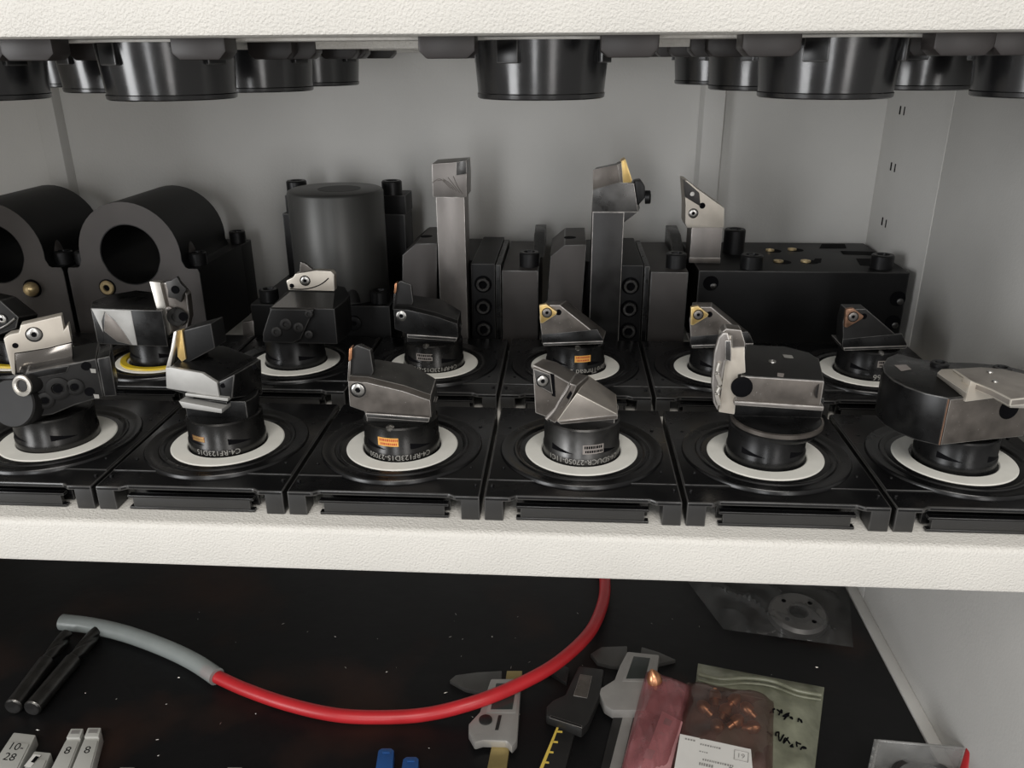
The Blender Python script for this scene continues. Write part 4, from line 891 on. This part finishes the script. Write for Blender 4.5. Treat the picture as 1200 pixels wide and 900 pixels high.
# brown film bag with copper nozzles
t, cs = bag('film_bag', 'brown clear bag of copper nozzles with white paper label', [(806, 800), (907, 822), (905, 925), (770, 925)], wr(8, 4, 15), 'brown_film', 7.0)
lab = pf(830, 880, 24)
lp = G(); A, B, C, D = [pf(x, y, 25.5) for x, y in ((797, 860), (880, 878), (884, 925), (786, 925))]
l = G().prism([A, B, C, D], (0, 0, -0.3)).obj('paper_label', 'paper', t)
ux = (B-A).normalized(); uy = (A-D).normalized(); L = (B-A).length
LP = lambda u, v: A+ux*u*L-uy*v*L+Vector((0, 0, 0.15))
for (u0, u1, v, h) in ((0.3, 0.56, 0.1, 0.03), (0.3, 0.42, 0.24, 0.02), (0.36, 0.78, 0.37, 0.035), (0.32, 0.52, 0.45, 0.05), (0.08, 0.2, 0.06, 0.03)):
    r = random.Random(int(u0*100+v*1000)); u = u0
    while u < u1:
        w = r.uniform(0.012, 0.03); G().prism([LP(u, v), LP(u+w, v), LP(u+w, v+h), LP(u, v+h)], (0, 0, 0.05)).obj('print', 'ink_grey', l); u += w+0.012
text('19', 5.0, lambda u, v: LP(0.87, 0.17)+ux*u+uy*v, l, 'ink_grey', 'print')
text('7x10', 5.0, lambda u, v: LP(0.83, 0.46)+ux*u+uy*v, l, 'ink', 'print')
for p0, p1 in (((0.78, 0.08), (0.97, 0.08)), ((0.78, 0.26), (0.97, 0.26)), ((0.78, 0.08), (0.78, 0.26)), ((0.97, 0.08), (0.97, 0.26))):
    G().tube([LP(*p0), LP(*p1)], 0.22, 5, 2).obj('frame_line', 'ink_grey', l)
nz = [((838, 817), 10), ((859, 822), 12), ((877, 832), 12), ((849, 834), 9), ((862, 846), 9), ((826, 830), 8), ((881, 852), 8), ((840, 850), 8)]
for i, ((x, y), h) in enumerate(nz):
    a = rnd.uniform(0, 6.28)
    g = G().lathe([(2.4, -6), (2.4, -2), (4.2, -1.6), (4.2, 2.4), (3.0, 4.6), (1.2, 6.2), (0.8, 6.2)], pf(x, y, h+4), (math.cos(a)*0.9, math.sin(a)*0.9, 0.5), 20)
    o = g.obj('nozzle', 'copper', None, origin=pf(x, y, h)); tag(o, 'small copper nozzle inside the brown bag', 'nozzle', 'copper nozzles in the brown bag')
# pink bag
t, cs = bag('film_bag', 'pink antistatic bag with folded paper leaning on the brown bag', [(757, 786), (812, 805), (786, 925), (722, 925)], wr(5, 4, 12), 'red_film', 10)
G().prism([pf(x, y, 18) for x, y in ((776, 833), (800, 846), (780, 925), (742, 925))], (0, 0, -0.4)).obj('folded_paper', 'red_paper', t)
for a in (((780, 841), (788, 845), (785, 851), (777, 848)), ((758, 877), (768, 880), (764, 890), (753, 888)), ((774, 858), (782, 861), (781, 863), (773, 860))):
    G().prism([pf(x, y, 18.6) for x, y in a], (0, 0, 0.1)).obj('print', 'ink_grey', t)
o = G().lathe([(2.4, -6), (2.4, -2), (5.2, -1.6), (5.2, 2.4), (3.4, 5.6), (1.2, 8), (0.8, 8)], pf(767, 797, 22), (-0.3, 0.2, 1), 20).obj('nozzle', 'copper', None, origin=pf(767, 797, 14)); tag(o, 'copper nozzle in the top corner of the pink bag', 'nozzle', 'copper nozzles in the brown bag')
# clear bag with flange
t, cs = bag('film_bag', 'clear plastic bag around a steel flange disc under the shelf', [(785, 655), (992, 655), (1000, 759), (848, 738)], wr(11, 8, 11, 8, 7), 'clear_film', 0.3)
c = pf(936, 716, 12); 
d = thing('flange_disc', 'round steel flange disc with centre bore inside the clear bag', 'flange', pf(936, 716, 0.6))
R0 = 23.0
G().lathe([(7.2, -9), (R0-1, -9), (R0, -8), (R0, -2.5), (R0-2.5, 0), (8.0, 0), (7.2, -0.8)], c, (0.0, -0.12, 1), 48, closed=True).obj('disc', 'flange_steel', d)
for a in (40, 130, 220, 310):
    G().lathe([(1.9, 0.05), (1.9, 0.15)], c+Vector((math.cos(math.radians(a))*14.5, math.sin(math.radians(a))*14.5, 0.12*math.sin(math.radians(a))*14.5)), (0, -0.12, 1), 14).obj('bolt_hole', 'ink', d)
# clear box with ring and red tube
t = thing('clear_box', 'clear plastic tray near the right wall with ribbed edge', 'plastic tray', pf(1090, 900))
h = 22.0; q = [pf(x, y, h) for x, y in ((1029, 868), (1152, 879), (1185, 960), (1010, 960))]
for i in range(4):
    a, b = q[i], q[(i+1) % 4]; d = (b-a).normalized(); n = Vector((-d.y, d.x, 0))
    G().prism([a, b, b+n*1.2, a+n*1.2], (0, 0, -h)).obj('side_wall', 'clear_box', t, 0.3)
    G().tube([a, (a+b)/2, b], 0.9, 8, 2).obj('rim', 'clear_box', t)
G().prism([p-Vector((0, 0, h-0.8)) for p in q], (0, 0, -0.8)).obj('bottom', 'clear_box', t)
for i in range(9):
    a = q[0]*(1-i/9)+q[3]*(i/9); G().box(a.x-2.2, a.x-0.4, a.y-1.0, a.y+1.0, a.z-9, a.z+0.3).obj('rib', 'clear_box', t, 0.2)
c = pf(1090, 922, 6)
o = G().lathe([(21, -2), (23, 0), (21, 2), (19, 0)], c, (0, 0, 1), 56, closed=True).obj('seal_ring', 'caliper_dark', None, origin=pf(1090, 922, 0)); tag(o, 'dark rubber seal ring lying in the clear tray', 'ring')
t = thing('marker_cap', 'red plastic tube standing up from the clear tray', 'tube', pf(1136, 915, 0.9))
A = pf(1133, 912, 4); B = pf(1143, 880, 24); ax = (B-A); L = ax.length
G().lathe([(5.2, -4), (5.2, L-0.6), (4.8, L), (3.0, L), (2.8, L-2)], A, ax, 26).obj('tube_body', 'rubber_red', t)
# swarf specks on the mat
g = G(); r = random.Random(9)
for i in range(70):
    p = pf(r.uniform(20, 980), r.uniform(715, 895), 0.1); s = r.uniform(0.3, 0.9); a = r.uniform(0, 6.28)
    d = Vector((math.cos(a), math.sin(a), 0))*s*r.uniform(1, 2.5); n = Vector((-d.y, d.x, 0)).normalized()*s*0.5
    g.add([p-d, p+n, p+d, p-n, p+Vector((0, 0, s*0.6))], [(0, 1, 4), (1, 2, 4), (2, 3, 4), (3, 0, 4), (3, 2, 1, 0)])
o = g.obj('metal_chips', 'swarf', None, origin=(0, 100, ZF)); tag(o, 'fine metal chips scattered over the black mat', 'chips'); o['kind'] = 'stuff'
